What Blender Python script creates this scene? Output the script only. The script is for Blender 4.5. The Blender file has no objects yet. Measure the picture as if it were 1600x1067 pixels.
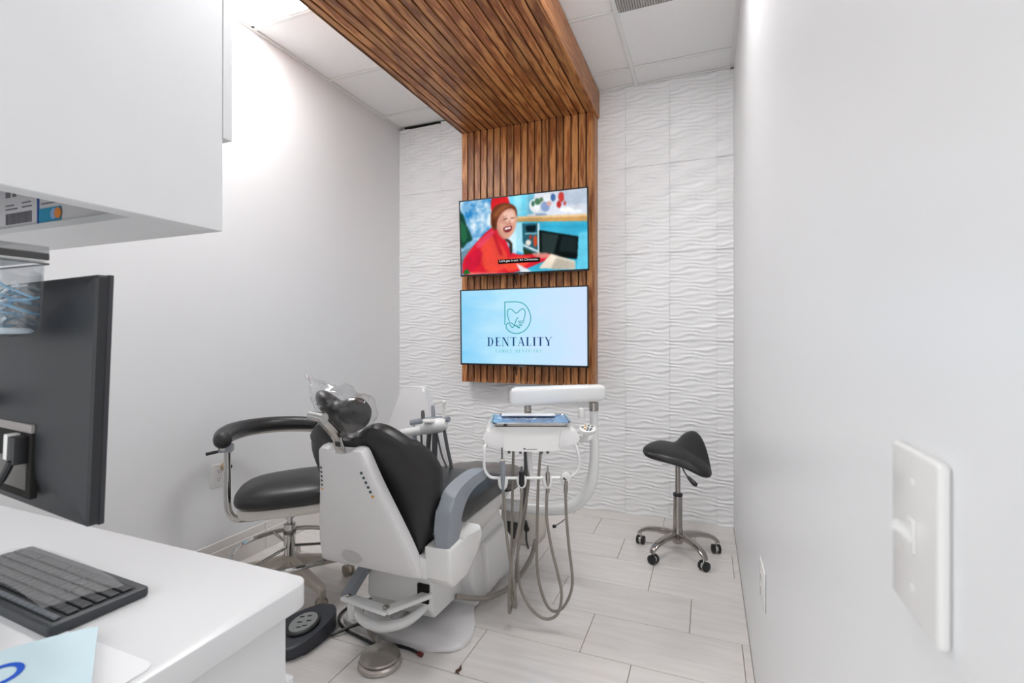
import bpy, bmesh, math, random
import numpy as np
from mathutils import Vector, Matrix, noise
random.seed(7)
scene = bpy.context.scene
COL = scene.collection

# ------------------------------------------------------------------ camera, world, exposure
YAW = 0.378616
cam = bpy.data.cameras.new('camera')
cam.sensor_width = 36.0; cam.sensor_fit = 'HORIZONTAL'
cam.lens = 36.0 * 766.47 / 1600.0
cam.shift_y = -10.4 / 1600.0
cam.clip_start = 0.02
cam.dof.use_dof = True; cam.dof.focus_distance = 2.4; cam.dof.aperture_fstop = 5.0
camo = bpy.data.objects.new('camera', cam); COL.objects.link(camo)
camo.location = (0, 0, 1.26156); camo.rotation_euler = (math.pi / 2, 0, YAW)
scene.camera = camo
world = bpy.data.worlds.new('world'); scene.world = world; world.use_nodes = True
bgn = world.node_tree.nodes['Background']
bgn.inputs[0].default_value = (0.97, 0.985, 1.0, 1); bgn.inputs[1].default_value = 1.55
scene.view_settings.view_transform = 'Standard'; scene.view_settings.look = 'None'
scene.view_settings.exposure = 0.05; scene.view_settings.gamma = 1.0
scene.view_settings.use_curve_mapping = False
LAMP = 21.0          # emission of the ceiling light diffusers

# ------------------------------------------------------------------ materials
def lin(c):
    if isinstance(c, str):
        c = c.lstrip('#'); c = [int(c[i:i + 2], 16) / 255 for i in (0, 2, 4)]
        return tuple((x / 12.92 if x <= .04045 else ((x + .055) / 1.055) ** 2.4) for x in c)
    return tuple(c)
MATS = {}
def mat(name, col, rough=.5, metal=0., noise_amt=.04, nscale=12., bump=0., bscale=200., coat=0., spec=.5, emis=None, estr=1., alpha=None):
    if name in MATS: return MATS[name]
    m = bpy.data.materials.new(name); m.use_nodes = True; MATS[name] = m
    nt = m.node_tree; b = nt.nodes['Principled BSDF']; c = lin(col)
    b.inputs['Roughness'].default_value = rough; b.inputs['Metallic'].default_value = metal
    b.inputs['Coat Weight'].default_value = coat; b.inputs['Coat Roughness'].default_value = .08
    b.inputs['Specular IOR Level'].default_value = spec
    tc = nt.nodes.new('ShaderNodeTexCoord')
    n = nt.nodes.new('ShaderNodeTexNoise'); n.inputs['Scale'].default_value = nscale; n.inputs['Detail'].default_value = 4
    nt.links.new(tc.outputs['Object'], n.inputs['Vector'])
    mx = nt.nodes.new('ShaderNodeMix'); mx.data_type = 'RGBA'
    mx.inputs[6].default_value = tuple(max(0, x * (1 - noise_amt)) for x in c) + (1,)
    mx.inputs[7].default_value = tuple(min(1, x * (1 + noise_amt)) for x in c) + (1,)
    nt.links.new(n.outputs['Fac'], mx.inputs[0]); nt.links.new(mx.outputs[2], b.inputs['Base Color'])
    if bump:
        n2 = nt.nodes.new('ShaderNodeTexNoise'); n2.inputs['Scale'].default_value = bscale; n2.inputs['Detail'].default_value = 3
        nt.links.new(tc.outputs['Object'], n2.inputs['Vector'])
        bp = nt.nodes.new('ShaderNodeBump'); bp.inputs['Strength'].default_value = bump; bp.inputs['Distance'].default_value = .002
        nt.links.new(n2.outputs['Fac'], bp.inputs['Height']); nt.links.new(bp.outputs['Normal'], b.inputs['Normal'])
    if emis is not None:
        b.inputs['Emission Color'].default_value = lin(emis) + (1,); b.inputs['Emission Strength'].default_value = estr
    return m
def emat(name, col, s=1.):
    if name in MATS: return MATS[name]
    m = bpy.data.materials.new(name); m.use_nodes = True; MATS[name] = m
    nt = m.node_tree; nt.nodes.clear()
    o = nt.nodes.new('ShaderNodeOutputMaterial'); e = nt.nodes.new('ShaderNodeEmission')
    e.inputs[0].default_value = lin(col) + (1,); e.inputs[1].default_value = s
    nt.links.new(e.outputs[0], o.inputs[0]); return m
def clear_mat(name, tint=(1, 1, 1), base=.05, edge=.5, rough=.08):
    if name in MATS: return MATS[name]
    m = bpy.data.materials.new(name); m.use_nodes = True; MATS[name] = m
    nt = m.node_tree; nt.nodes.clear()
    o = nt.nodes.new('ShaderNodeOutputMaterial'); t = nt.nodes.new('ShaderNodeBsdfTransparent'); g = nt.nodes.new('ShaderNodeBsdfGlossy')
    t.inputs[0].default_value = tuple(tint) + (1,); g.inputs['Roughness'].default_value = rough
    lw = nt.nodes.new('ShaderNodeLayerWeight'); lw.inputs[0].default_value = .35
    mr = nt.nodes.new('ShaderNodeMapRange'); mr.inputs[3].default_value = base; mr.inputs[4].default_value = edge
    mx = nt.nodes.new('ShaderNodeMixShader')
    nt.links.new(lw.outputs['Facing'], mr.inputs[0]); nt.links.new(mr.outputs[0], mx.inputs[0])
    nt.links.new(t.outputs[0], mx.inputs[1]); nt.links.new(g.outputs[0], mx.inputs[2]); nt.links.new(mx.outputs[0], o.inputs[0])
    return m
def wood_mat(name, c0, c1, c2):
    m = bpy.data.materials.new(name); m.use_nodes = True; MATS[name] = m
    nt = m.node_tree; b = nt.nodes['Principled BSDF']; N = nt.nodes.new; Lk = nt.links.new
    tc = N('ShaderNodeTexCoord'); oi = N('ShaderNodeObjectInfo')
    mp = N('ShaderNodeMapping'); mp.inputs['Scale'].default_value = (1, 1, .11)
    cx = N('ShaderNodeVectorMath'); cx.operation = 'SCALE'; cx.inputs[0].default_value = (31, 17, 23)
    Lk(oi.outputs['Random'], cx.inputs['Scale'])
    ad = N('ShaderNodeVectorMath'); Lk(tc.outputs['Object'], ad.inputs[0]); Lk(cx.outputs[0], ad.inputs[1]); Lk(ad.outputs[0], mp.inputs['Vector'])
    w = N('ShaderNodeTexWave'); w.wave_type = 'RINGS'; w.rings_direction = 'X'; w.inputs['Scale'].default_value = 15; w.inputs['Distortion'].default_value = 13; w.inputs['Detail'].default_value = 3; w.inputs['Detail Scale'].default_value = 1.4
    Lk(mp.outputs[0], w.inputs['Vector'])
    f = N('ShaderNodeTexNoise'); f.inputs['Scale'].default_value = 150; f.inputs['Detail'].default_value = 3; Lk(mp.outputs[0], f.inputs['Vector'])
    r = N('ShaderNodeValToRGB'); e = r.color_ramp.elements
    e[0].position = .0; e[0].color = lin(c0) + (1,); e[1].position = 1; e[1].color = lin(c2) + (1,)
    k = r.color_ramp.elements.new(.38); k.color = lin(c1) + (1,)
    mx = N('ShaderNodeMath'); mx.operation = 'MULTIPLY_ADD'; mx.inputs[1].default_value = .55; Lk(f.outputs['Fac'], mx.inputs[0])
    sc = N('ShaderNodeMath'); sc.operation = 'MULTIPLY'; sc.inputs[1].default_value = .62; Lk(w.outputs['Fac'], sc.inputs[0]); Lk(sc.outputs[0], mx.inputs[2])
    Lk(mx.outputs[0], r.inputs[0])
    hs = N('ShaderNodeHueSaturation'); Lk(r.outputs[0], hs.inputs['Color'])
    mr = N('ShaderNodeMapRange'); mr.inputs[3].default_value = .72; mr.inputs[4].default_value = 1.22; Lk(oi.outputs['Random'], mr.inputs[0]); Lk(mr.outputs[0], hs.inputs['Value'])
    Lk(hs.outputs[0], b.inputs['Base Color']); b.inputs['Roughness'].default_value = .38
    bp = N('ShaderNodeBump'); bp.inputs['Strength'].default_value = .15; bp.inputs['Distance'].default_value = .002; Lk(mx.outputs[0], bp.inputs['Height']); Lk(bp.outputs[0], b.inputs['Normal'])
    return m
def floor_mat(name):
    m = bpy.data.materials.new(name); m.use_nodes = True; MATS[name] = m
    nt = m.node_tree; b = nt.nodes['Principled BSDF']; N = nt.nodes.new; Lk = nt.links.new
    tc = N('ShaderNodeTexCoord'); oi = N('ShaderNodeObjectInfo')
    cx = N('ShaderNodeVectorMath'); cx.operation = 'SCALE'; cx.inputs[0].default_value = (13, 29, 7); Lk(oi.outputs['Random'], cx.inputs['Scale'])
    ad = N('ShaderNodeVectorMath'); Lk(tc.outputs['Object'], ad.inputs[0]); Lk(cx.outputs[0], ad.inputs[1])
    mp = N('ShaderNodeMapping'); mp.inputs['Rotation'].default_value = (0, 0, .22); mp.inputs['Scale'].default_value = (1.4, 14, 1); Lk(ad.outputs[0], mp.inputs['Vector'])
    n = N('ShaderNodeTexNoise'); n.inputs['Scale'].default_value = 2.2; n.inputs['Detail'].default_value = 6; n.inputs['Distortion'].default_value = .6; Lk(mp.outputs[0], n.inputs['Vector'])
    r = N('ShaderNodeValToRGB'); e = r.color_ramp.elements
    e[0].position = .3; e[0].color = lin('#d8d3cf') + (1,); e[1].position = .75; e[1].color = lin('#e5e1dd') + (1,)
    Lk(n.outputs['Fac'], r.inputs[0]); Lk(r.outputs[0], b.inputs['Base Color'])
    b.inputs['Roughness'].default_value = .16; b.inputs['Specular IOR Level'].default_value = .5
    return m
WOOD = wood_mat('walnut_stained_ash', '#4f2812', '#97592f', '#c88c54')
FLOORT = floor_mat('floor_porcelain')
WALLW = mat('wall_paint_white', '#edeeef', .33, noise_amt=.015, nscale=2, bump=.03, bscale=90)
WALLG = mat('wall_paint_grey', '#e8e9ea', .45, noise_amt=.015, nscale=2, bump=.03, bscale=90)
WTILE = mat('wave_tile_white', '#f1f1f1', .3, noise_amt=.01)
GROUT = mat('grout', '#8d8078', .9)
CEILM = mat('ceiling_tile', '#f7f6f5', .9, noise_amt=.02, nscale=40, bump=.1, bscale=300)
TEEM = mat('ceiling_grid_white', '#ededec', .5)
BASEB = mat('skirting_tile', '#e6e2de', .25)
DARK = mat('dark_void', '#15110e', .9)
WLAM = mat('white_laminate', '#dadadb', .28, noise_amt=.01)
WPLA = mat('white_plastic', '#e6e5e3', .22, noise_amt=.015)
SHELL = mat('chair_shell_plastic', '#e0dede', .33, noise_amt=.03, nscale=5)
WMET = mat('white_enamel', '#e8e8e7', .2, noise_amt=.01)
BLKV = mat('black_vinyl', '#242425', .36, noise_amt=.06, bump=.12, bscale=260)
BLKP = mat('black_plastic', '#1c1c1e', .4)
GRYP = mat('grey_plastic', '#8d9299', .42)
DGRY = mat('dark_grey_plastic', '#5b5c5e', .45)
CHRM = mat('chrome', '#c9c8c6', .09, 1., noise_amt=.02)
STEEL = mat('brushed_steel', '#a9a5a0', .27, 1., noise_amt=.05)
PALU = mat('polished_aluminium', '#a7a29d', .2, 1., noise_amt=.03)
TAUP = mat('taupe_plastic', '#c4baae', .4)
HOSE = mat('hose_taupe', '#8b847b', .5)
FOOTC = mat('footrest_film', '#5d5652', .3, noise_amt=.1)
CLEAR = clear_mat('clear_film', (.98, .98, .985), .05, .40, .12)
ACRYL = clear_mat('clear_acrylic', (.96, .97, .98), .03, .45, .05)

# ------------------------------------------------------------------ geometry helpers
def crom(pts, n=8, closed=False):
    pts = [Vector(p) for p in pts]; out = []; L = len(pts)
    rng = range(L) if closed else range(L - 1)
    for i in rng:
        g = (lambda k: pts[k % L]) if closed else (lambda k: pts[min(max(k, 0), L - 1)])
        a, b, c, d = g(i - 1), g(i), g(i + 1), g(i + 2)
        for j in range(n):
            t = j / n
            out.append(.5 * ((2 * b) + (c - a) * t + (2 * a - 5 * b + 4 * c - d) * t * t + (3 * b - a - 3 * c + d) * t ** 3))
    if not closed: out.append(pts[-1])
    return out
class M:
    def __init__(s): s.v = []; s.f = []; s.mi = []
    def add(s, v, f, mi=0):
        o = len(s.v); s.v += [Vector(x) for x in v]; s.f += [[i + o for i in q] for q in f]; s.mi += [mi] * len(f); return s
    def bm(s, bm, mi=0):
        bm.verts.index_update(); s.add([v.co.copy() for v in bm.verts], [[v.index for v in f.verts] for f in bm.faces], mi); bm.free(); return s
    def box(s, x0, x1, y0, y1, z0, z1, bev=0., seg=2, mi=0, rot=None):
        bm = bmesh.new(); bmesh.ops.create_cube(bm, size=1)
        for v in bm.verts: v.co = Vector((x0 + (v.co.x + .5) * (x1 - x0), y0 + (v.co.y + .5) * (y1 - y0), z0 + (v.co.z + .5) * (z1 - z0)))
        if bev: bmesh.ops.bevel(bm, geom=bm.edges[:], offset=bev, segments=seg, profile=.5, affect='EDGES')
        if rot is not None:
            c = Vector(((x0 + x1) / 2, (y0 + y1) / 2, (z0 + z1) / 2))
            for v in bm.verts: v.co = c + rot @ (v.co - c)
        return s.bm(bm, mi)
    def obox(s, c, sz, rot, bev=0., seg=2, mi=0):
        return s.box(c[0] - sz[0] / 2, c[0] + sz[0] / 2, c[1] - sz[1] / 2, c[1] + sz[1] / 2, c[2] - sz[2] / 2, c[2] + sz[2] / 2, bev, seg, mi, rot)
    def prism(s, poly, fn, h0, h1, bev=0., seg=2, mi=0):
        """poly: 2D outline; fn(a,b,h)->xyz; extruded from h0 to h1"""
        bm = bmesh.new(); n = len(poly)
        lo = [bm.verts.new((p[0], p[1], h0)) for p in poly]; hi = [bm.verts.new((p[0], p[1], h1)) for p in poly]
        fa = bm.faces.new(lo[::-1]); fb = bm.faces.new(hi)
        for i in range(n): bm.faces.new((lo[i], lo[(i + 1) % n], hi[(i + 1) % n], hi[i]))
        if bev: bmesh.ops.bevel(bm, geom=list(set(list(fa.edges) + list(fb.edges))), offset=bev, segments=seg, profile=.5, affect='EDGES')
        for v in bm.verts: v.co = Vector(fn(v.co.x, v.co.y, v.co.z))
        bmesh.ops.recalc_face_normals(bm, faces=bm.faces[:]); return s.bm(bm, mi)
    def tube(s, pts, r, n=10, sm=0, closed=False, cap=True, mi=0):
        pts = [Vector(p) for p in pts]; L0 = len(pts); rs = r if isinstance(r, (list, tuple)) else [r] * L0
        if sm:
            q = crom([(p.x, p.y, p.z) for p in pts], sm, closed); k = len(q)
            rr = []
            for i in range(k):
                t = i / sm; a = int(t) % L0; b = (a + 1) % L0 if closed else min(a + 1, L0 - 1); f = t - int(t)
                rr.append(rs[a] * (1 - f) + rs[b] * f)
            pts, rs = q, rr
        L = len(pts); T = []
        for i in range(L):
            a = pts[(i - 1) % L] if (closed or i > 0) else pts[0]; b = pts[(i + 1) % L] if (closed or i < L - 1) else pts[-1]
            T.append((b - a).normalized())
        u = T[0].orthogonal().normalized(); V = []; F = []
        for i in range(L):
            if i: u = (u - T[i] * u.dot(T[i])); u = u.normalized() if u.length > 1e-6 else T[i].orthogonal().normalized()
            w = T[i].cross(u)
            for j in range(n):
                a = 2 * math.pi * j / n; V.append(pts[i] + (u * math.cos(a) + w * math.sin(a)) * rs[i])
        for i in range(L if closed else L - 1):
            k = (i + 1) % L
            for j in range(n): F.append([i * n + j, i * n + (j + 1) % n, k * n + (j + 1) % n, k * n + j])
        if cap and not closed: F.append(list(range(n))[::-1]); F.append([(L - 1) * n + j for j in range(n)])
        return s.add(V, F, mi)
    def lathe(s, prof, c=(0, 0, 0), n=24, fn=None, mi=0):
        V = []; F = []; k = len(prof)
        for r, z in prof:
            for j in range(n):
                a = 2 * math.pi * j / n; p = Vector((r * math.cos(a), r * math.sin(a), z))
                V.append(Vector(c) + p if fn is None else Vector(fn(p)))
        for i in range(k - 1):
            for j in range(n): F.append([i * n + j, i * n + (j + 1) % n, (i + 1) * n + (j + 1) % n, (i + 1) * n + j])
        F.append(list(range(n))[::-1]); F.append([(k - 1) * n + j for j in range(n)])
        return s.add(V, F, mi)
    def pillow(s, outl, fn, tf, tb, p=3., rings=7, mi=0, center=None):
        """inflated outline: fn(a,b,h) -> xyz"""
        n = len(outl); c = Vector((sum(q[0] for q in outl) / n, sum(q[1] for q in outl) / n)) if center is None else Vector(center)
        ss = [math.cos(math.pi / 2 * k / rings) ** .8 for k in range(rings)]
        V = []; F = []
        for sgn, T in ((1, tf), (-1, tb)):
            base = len(V)
            for k, sc in enumerate(ss):
                h = (max(0, 1 - sc ** p)) ** (1 / p)
                for q in outl:
                    a = c.x + (q[0] - c.x) * sc; b = c.y + (q[1] - c.y) * sc; V.append(Vector(fn(a, b, sgn * T * h)))
            V.append(Vector(fn(c.x, c.y, sgn * T)))
            for k in range(rings - 1):
                for j in range(n):
                    q = [base + k * n + j, base + k * n + (j + 1) % n, base + (k + 1) * n + (j + 1) % n, base + (k + 1) * n + j]
                    F.append(q if sgn > 0 else q[::-1])
            ce = len(V) - 1
            for j in range(n):
                q = [base + (rings - 1) * n + j, base + (rings - 1) * n + (j + 1) % n, ce]; F.append(q if sgn > 0 else q[::-1])
        bm = bmesh.new(); vs = [bm.verts.new(v) for v in V]
        for q in F: bm.faces.new([vs[i] for i in q])
        bmesh.ops.remove_doubles(bm, verts=bm.verts[:], dist=1e-6); bmesh.ops.recalc_face_normals(bm, faces=bm.faces[:])
        return s.bm(bm, mi)
    def loft(s, rings, cap=True, mi=0):
        n = len(rings[0]); V = [Vector(p) for r in rings for p in r]; F = []
        for i in range(len(rings) - 1):
            for j in range(n): F.append([i * n + j, i * n + (j + 1) % n, (i + 1) * n + (j + 1) % n, (i + 1) * n + j])
        if cap: F.append(list(range(n))[::-1]); F.append([(len(rings) - 1) * n + j for j in range(n)])
        return s.add(V, F, mi)
    def ball(s, c, r, n=10, sx=(1, 1, 1), mi=0):
        bm = bmesh.new(); bmesh.ops.create_uvsphere(bm, u_segments=n, v_segments=max(6, n // 2), radius=r)
        for v in bm.verts: v.co = Vector(c) + Vector((v.co.x * sx[0], v.co.y * sx[1], v.co.z * sx[2]))
        return s.bm(bm, mi)
    def mesh(s, name, mats, smooth=32, off=(0, 0, 0)):
        me = bpy.data.meshes.new(name); o = Vector(off)
        me.from_pydata([tuple(v - o) for v in s.v], [], s.f)
        if not isinstance(mats, (list, tuple)): mats = [mats]
        for m in mats: me.materials.append(m)
        for i, p in enumerate(me.polygons): p.material_index = s.mi[i]
        bm = bmesh.new(); bm.from_mesh(me); bmesh.ops.recalc_face_normals(bm, faces=bm.faces[:]); bm.to_mesh(me); bm.free()
        if smooth: me.polygons.foreach_set('use_smooth', [True] * len(me.polygons)); me.set_sharp_from_angle(angle=math.radians(smooth))
        me.update(); return me
ROOTLOC = {}
def tag(o, label, cat, group=None, kind=None):
    if label: o['label'] = label
    if cat: o['category'] = cat
    if group: o['group'] = group
    if kind: o['kind'] = kind
    return o
def thing(name, label, cat, loc=(0, 0, 0), rotz=0., group=None):
    o = bpy.data.objects.new(name, None); COL.objects.link(o); o.empty_display_size = .1
    o.location = loc; o.rotation_euler = (0, 0, rotz); ROOTLOC[o.name] = Vector(loc)
    return tag(o, label, cat, group)
def root_of(p):
    while p.parent: p = p.parent
    return p
def part(name, m, material, parent, world=True, smooth=32, label=None):
    """a mesh child; m given in world coordinates unless world=False"""
    off = ROOTLOC.get(root_of(parent).name, Vector((0, 0, 0))) if world else (0, 0, 0)
    o = bpy.data.objects.new(name, m.mesh(name, material, smooth, off)); COL.objects.link(o); o.parent = parent
    if label: o['label'] = label
    return o
def solo(name, m, material, label, cat, smooth=32, group=None, loc=(0, 0, 0)):
    o = bpy.data.objects.new(name, m.mesh(name, material, smooth, loc)); COL.objects.link(o); o.location = loc
    ROOTLOC[o.name] = Vector(loc)
    return tag(o, label, cat, group)
def struct(name, m, material, smooth=0):
    o = bpy.data.objects.new(name, m.mesh(name, material, smooth)); COL.objects.link(o); o['kind'] = 'structure'; ROOTLOC[o.name] = Vector((0, 0, 0)); return o
def inst(name, me, parent, loc, rot=(0, 0, 0)):
    o = bpy.data.objects.new(name, me); COL.objects.link(o); o.parent = parent; o.location = loc; o.rotation_euler = rot; return o
XYZ = lambda a, b, h: (a, b, h)
def rrect(x0, x1, y0, y1, r, n=5):
    out = []
    for cx, cy, a0 in ((x1 - r, y0 + r, -90), (x1 - r, y1 - r, 0), (x0 + r, y1 - r, 90), (x0 + r, y0 + r, 180)):
        for k in range(n + 1):
            a = math.radians(a0 + 90 * k / n); out.append((cx + r * math.cos(a), cy + r * math.sin(a)))
    return out
def smooth2(pts, n=5): return [(p.x, p.y) for p in crom([(a, b, 0) for a, b in pts], n, True)]

# ------------------------------------------------------------------ room shell
XL, XR, YB, H, Y0 = -2.4335, .1622, 3.531, 3.014, -.85
wl = struct('wall_left', M().box(XL - .1, XL, Y0, YB + .1, 0, H + .05), WALLG)
wr = struct('wall_right', M().box(XR, XR + .1, Y0, YB + .1, 0, H + .05), WALLW)
wb = struct('wall_back', M().box(XL - .1, XR + .1, YB + .012, YB + .1, 0, H + .05), mat('tile_adhesive', '#d9d7d5', .8))
fl = struct('floor', M().box(XL - .1, XR + .1, Y0, YB + .1, -.05, -.0025), GROUT)
ce = struct('ceiling', M().box(XL - .1, XR + .1, Y0, YB + .1, H + .02, H + .06), CEILM)

# floor tiles, third-offset bond
TL, TW, G = .604, .2915, .0028
def tile_mesh(w, d):
    return M().box(-w / 2, w / 2, -d / 2, d / 2, -.008, 0, .0012, 1).mesh('floor_tile', FLOORT, 0)
tmc = {}
row0 = 1.912
for r in range(-9, 6):
    ya = row0 + (r) * TW; yb_ = min(ya + TW, YB + .01)
    jx = -.472 - .2015 * r
    x = jx
    while x > XL: x -= TL
    while x < XR:
        a, b = max(x, XL), min(x + TL, XR)
        if b - a > .01:
            key = (round(b - a - G, 4), round(yb_ - ya - G, 4))
            if key not in tmc: tmc[key] = tile_mesh(*key)
            inst('floor_tile', tmc[key], fl, ((a + b) / 2, (ya + yb_) / 2, 0))
        x += TL
# wave relief wall tiles
CW, CH = .2985, .61
def wave(x, z):
    a = 2 * math.pi
    ph = a * z / .0305 + 2.0 * math.sin(a * x / .2985 + a * z / .1525) + .7 * math.sin(a * 2 * x / .2985 - a * z / .1525 + 1)
    s = .5 + .5 * math.sin(ph)
    amp = .6 + .4 * math.sin(a * x / .2985 - a * z / .1525 + .5)
    return .008 * amp * s ** 1.3
def wtile_mesh(x0, x1, z0, z1):
    nx = max(2, int((x1 - x0) / CW * 16)); nz = max(3, int((z1 - z0) / CH * 140)); V = []; F = []
    for i in range(nz + 1):
        for j in range(nx + 1):
            x = x0 + (x1 - x0) * j / nx; z = z0 + (z1 - z0) * i / nz
            e = 1
            V.append((x - x0, -.004 - wave(x, z) * e, z - z0))
    W = nx + 1
    for i in range(nz):
        for j in range(nx): F.append([i * W + j, i * W + j + 1, (i + 1) * W + j + 1, (i + 1) * W + j])
    ed = [j for j in range(W)] + [i * W + nx for i in range(1, nz + 1)] + [nz * W + j for j in range(nx - 1, -1, -1)] + [i * W for i in range(nz - 1, 0, -1)]
    o = len(V)
    for k in ed: V.append((V[k][0], .012, V[k][2]))
    for k in range(len(ed)):
        b = (k + 1) % len(ed); F.append([ed[b], ed[k], o + k, o + b])
    return M().add(V, F).mesh('wall_tile', WTILE, 40)
wtc = {}
cols = [XL] + [.06 - CW * k for k in range(8, -1, -1)] + [XR]
cols = [c for c in cols if XL <= c <= XR]
g = .0006
for a, b in zip(cols[:-1], cols[1:]):
    z = 0.
    while z < H - .02:
        zt = min(z + CH, H - (.018 if b < -1.78 else .004))
        key = (round(b - a, 3), round(zt - z, 3), a == cols[0], b == cols[-1])
        if key not in wtc:
            xx0 = 0 if not a == cols[0] else CW - (b - a)
            wtc[key] = wtile_mesh(xx0 + g, xx0 + (b - a) - g, .001, zt - z - .001)
        inst('wall_tile', wtc[key], wb, (a + g, YB, z + .001))
        z += CH
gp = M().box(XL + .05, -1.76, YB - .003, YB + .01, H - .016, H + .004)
part('gap_shade_strip', gp, DARK, wb)  # black strip standing in for the shade inside the open ceiling gap
# skirting on the left wall
bb = struct('baseboard_left', M().box(XL, XL + .006, Y0, YB - .01, 0, .15), BASEB)
y = Y0
while y < YB - .03:
    e = min(y + .6, YB - .012)
    part('skirting_tile', M().box(XL + .004, XL + .013, y + .001, e - .001, 0, .158, .002, 1), BASEB, bb)
    part('skirting_foot', M().box(XL + .012, XL + .018, y + .001, e - .001, 0, .112, .002, 1), BASEB, bb)
    y += .6
# suspended ceiling: 2x4 panels between tees
gx = [-2.9, -1.68, -.46, .76]; gy = [YB + .2, 3.29, 2.68, 2.07, 1.46, .85, .24, -.37, -.98]
LIGHTS = [(0, 3), (2, 3)]   # (column, row) filled by a light; the second is unseen, added for even light
VENT = (2, 1)
cpm = {}
for i in range(3):
    for j in range(len(gy) - 1):
        xa, xb = max(gx[i], XL), min(gx[i + 1], XR); yb2, ya2 = min(gy[j], YB), max(gy[j + 1], Y0)
        if yb2 - ya2 < .02 or (i, j + 0) in LIGHTS: continue
        pb = .004
        key = (round(xb - xa, 3), round(yb2 - ya2, 3))
        if key not in cpm: cpm[key] = M().box(-key[0] / 2 + .002, key[0] / 2 - .002, -key[1] / 2 + .002, key[1] / 2 - .002, 0, .012, .001, 1).mesh('ceiling_panel', CEILM, 0)
        inst('ceiling_panel', cpm[key], ce, ((xa + xb) / 2, (ya2 + yb2) / 2, H + .006))
for x in gx[1:3]: part('ceiling_tee', M().box(x - .012, x + .012, Y0, YB, H - .003, H + .004, .001, 1), TEEM, ce)
for y in gy[1:-1]: part('ceiling_tee', M().box(XL, XR, y - .012, y + .012, H - .0025, H + .004, .001, 1), TEEM, ce)
part('wall_angle', M().box(XL, XL + .022, Y0, YB, H - .004, H + .004, .001, 1), TEEM, ce)
part('wall_angle', M().box(XR - .022, XR, Y0, YB, H - .004, H + .004, .001, 1), TEEM, ce)
part('wall_angle', M().box(-.73, XR, YB - .022, YB, H - .004, H + .004, .001, 1), TEEM, ce)
# ceiling lights
LM = emat('light_diffuser', (.99, .99, 1.0), LAMP)
lab = ['bright flat ceiling light panel above the left wall, in view', 'flat ceiling light panel added out of view over the right side of the room']
for (i, j), lb in zip(LIGHTS, lab):
    xa, xb = max(gx[i], XL) + .012, min(gx[i + 1], XR) - .012; yb2, ya2 = gy[j] - .012, gy[j + 1] + .012
    if i == 0: xa += .012
    if i == 2: xb -= .012
    t = thing('ceiling_light', lb, 'ceiling light', ((xa + xb) / 2, (ya2 + yb2) / 2, H), group='flat ceiling light panels')
    fr = M()
    for q in ((xa, xb, ya2, ya2 + .016), (xa, xb, yb2 - .016, yb2), (xa, xa + .016, ya2, yb2), (xb - .016, xb, ya2, yb2)): fr.box(*q, H - .001, H + .01)
    part('frame', fr, TEEM, t)
    part('diffuser', M().box(xa + .016, xb - .016, ya2 + .016, yb2 - .016, H + .003, H + .008), LM, t)
# air vent
t = thing('air_vent', 'grey louvred air return grille in the ceiling tile', 'air vent', (-.28, 2.4, H))
part('frame', M().box(-.445, .0, 2.10, 2.69, H - .006, H - .002), mat('vent_back', '#6d6a69', .7), t)
vs = M().box(-.003, .003, -.285, .285, -.004, .004).mesh('louvre', mat('vent_metal', '#c2bfbd', .5), 0)
for k in range(34): inst('louvre', vs, t, (-.438 + .013 * k + .28, -.005, -.009), (0, .6, 0))

# ------------------------------------------------------------------ slatted wood panel and canopy
PX0, PX1, PYF, PZ0, CZ = -1.771, -.735, 3.39, .90, 2.82
t = thing('slatted_wood_panel', 'brown slatted wood panel climbing the back wall and folding over the ceiling', 'wood panel', ((PX0 + PX1) / 2, YB, PZ0))
o0 = ROOTLOC[t.name]
BACKW = mat('panel_backing', '#2a150c', .7)
part('backing', M().box(PX0 + .004, PX1 - .022, PYF + .018, YB - .012, PZ0 + .016, H - .01), BACKW, t)
part('canopy_backing', M().box(PX0 + .02, PX1 - .02, .9, PYF + .03, CZ + .02, H - .006), BACKW, t)
def slat_mesh(L): return M().box(-.0225, .0225, -.010, .010, 0, L, .0015, 1).mesh('slat', WOOD, 0)
pitch = (PX1 - PX0) / 19
sv = slat_mesh(CZ - PZ0); sc_ = slat_mesh(PYF - .9)
for k in range(19):
    xc = PX0 + pitch * (k + .5)
    inst('slat', sv, t, (xc - o0.x, PYF + .010 - o0.y, 0))
    inst('canopy_slat', sc_, t, (xc - o0.x, PYF - .0 - o0.y, CZ + .010 - o0.z), (math.pi / 2, 0, 0))
def board(name, sx, sy, L, loc, rot=(0, 0, 0)):
    inst(name, M().box(-sx / 2, sx / 2, -sy / 2, sy / 2, 0, L, .002, 1).mesh(name, WOOD, 0), t, Vector(loc) - o0, rot)
board('side_board', .018, .126, CZ - PZ0, (PX1 - .009, PYF + .083, PZ0 + .001))
board('side_board', .018, .126, CZ - PZ0, (PX0 + .009, PYF + .083, PZ0 + .001))
board('fascia', .02, .19, YB - .9 - .012, (PX1 + .004, YB - .012, CZ + .095), (math.pi / 2, 0, 0))
board('fascia', .02, .19, YB - .9 - .012, (PX0 - .002 + .012, YB - .012, CZ + .095), (math.pi / 2, 0, 0))
board('front_board', .99, .02, .17, ((PX0 + PX1) / 2, .9, CZ + .012))

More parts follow.
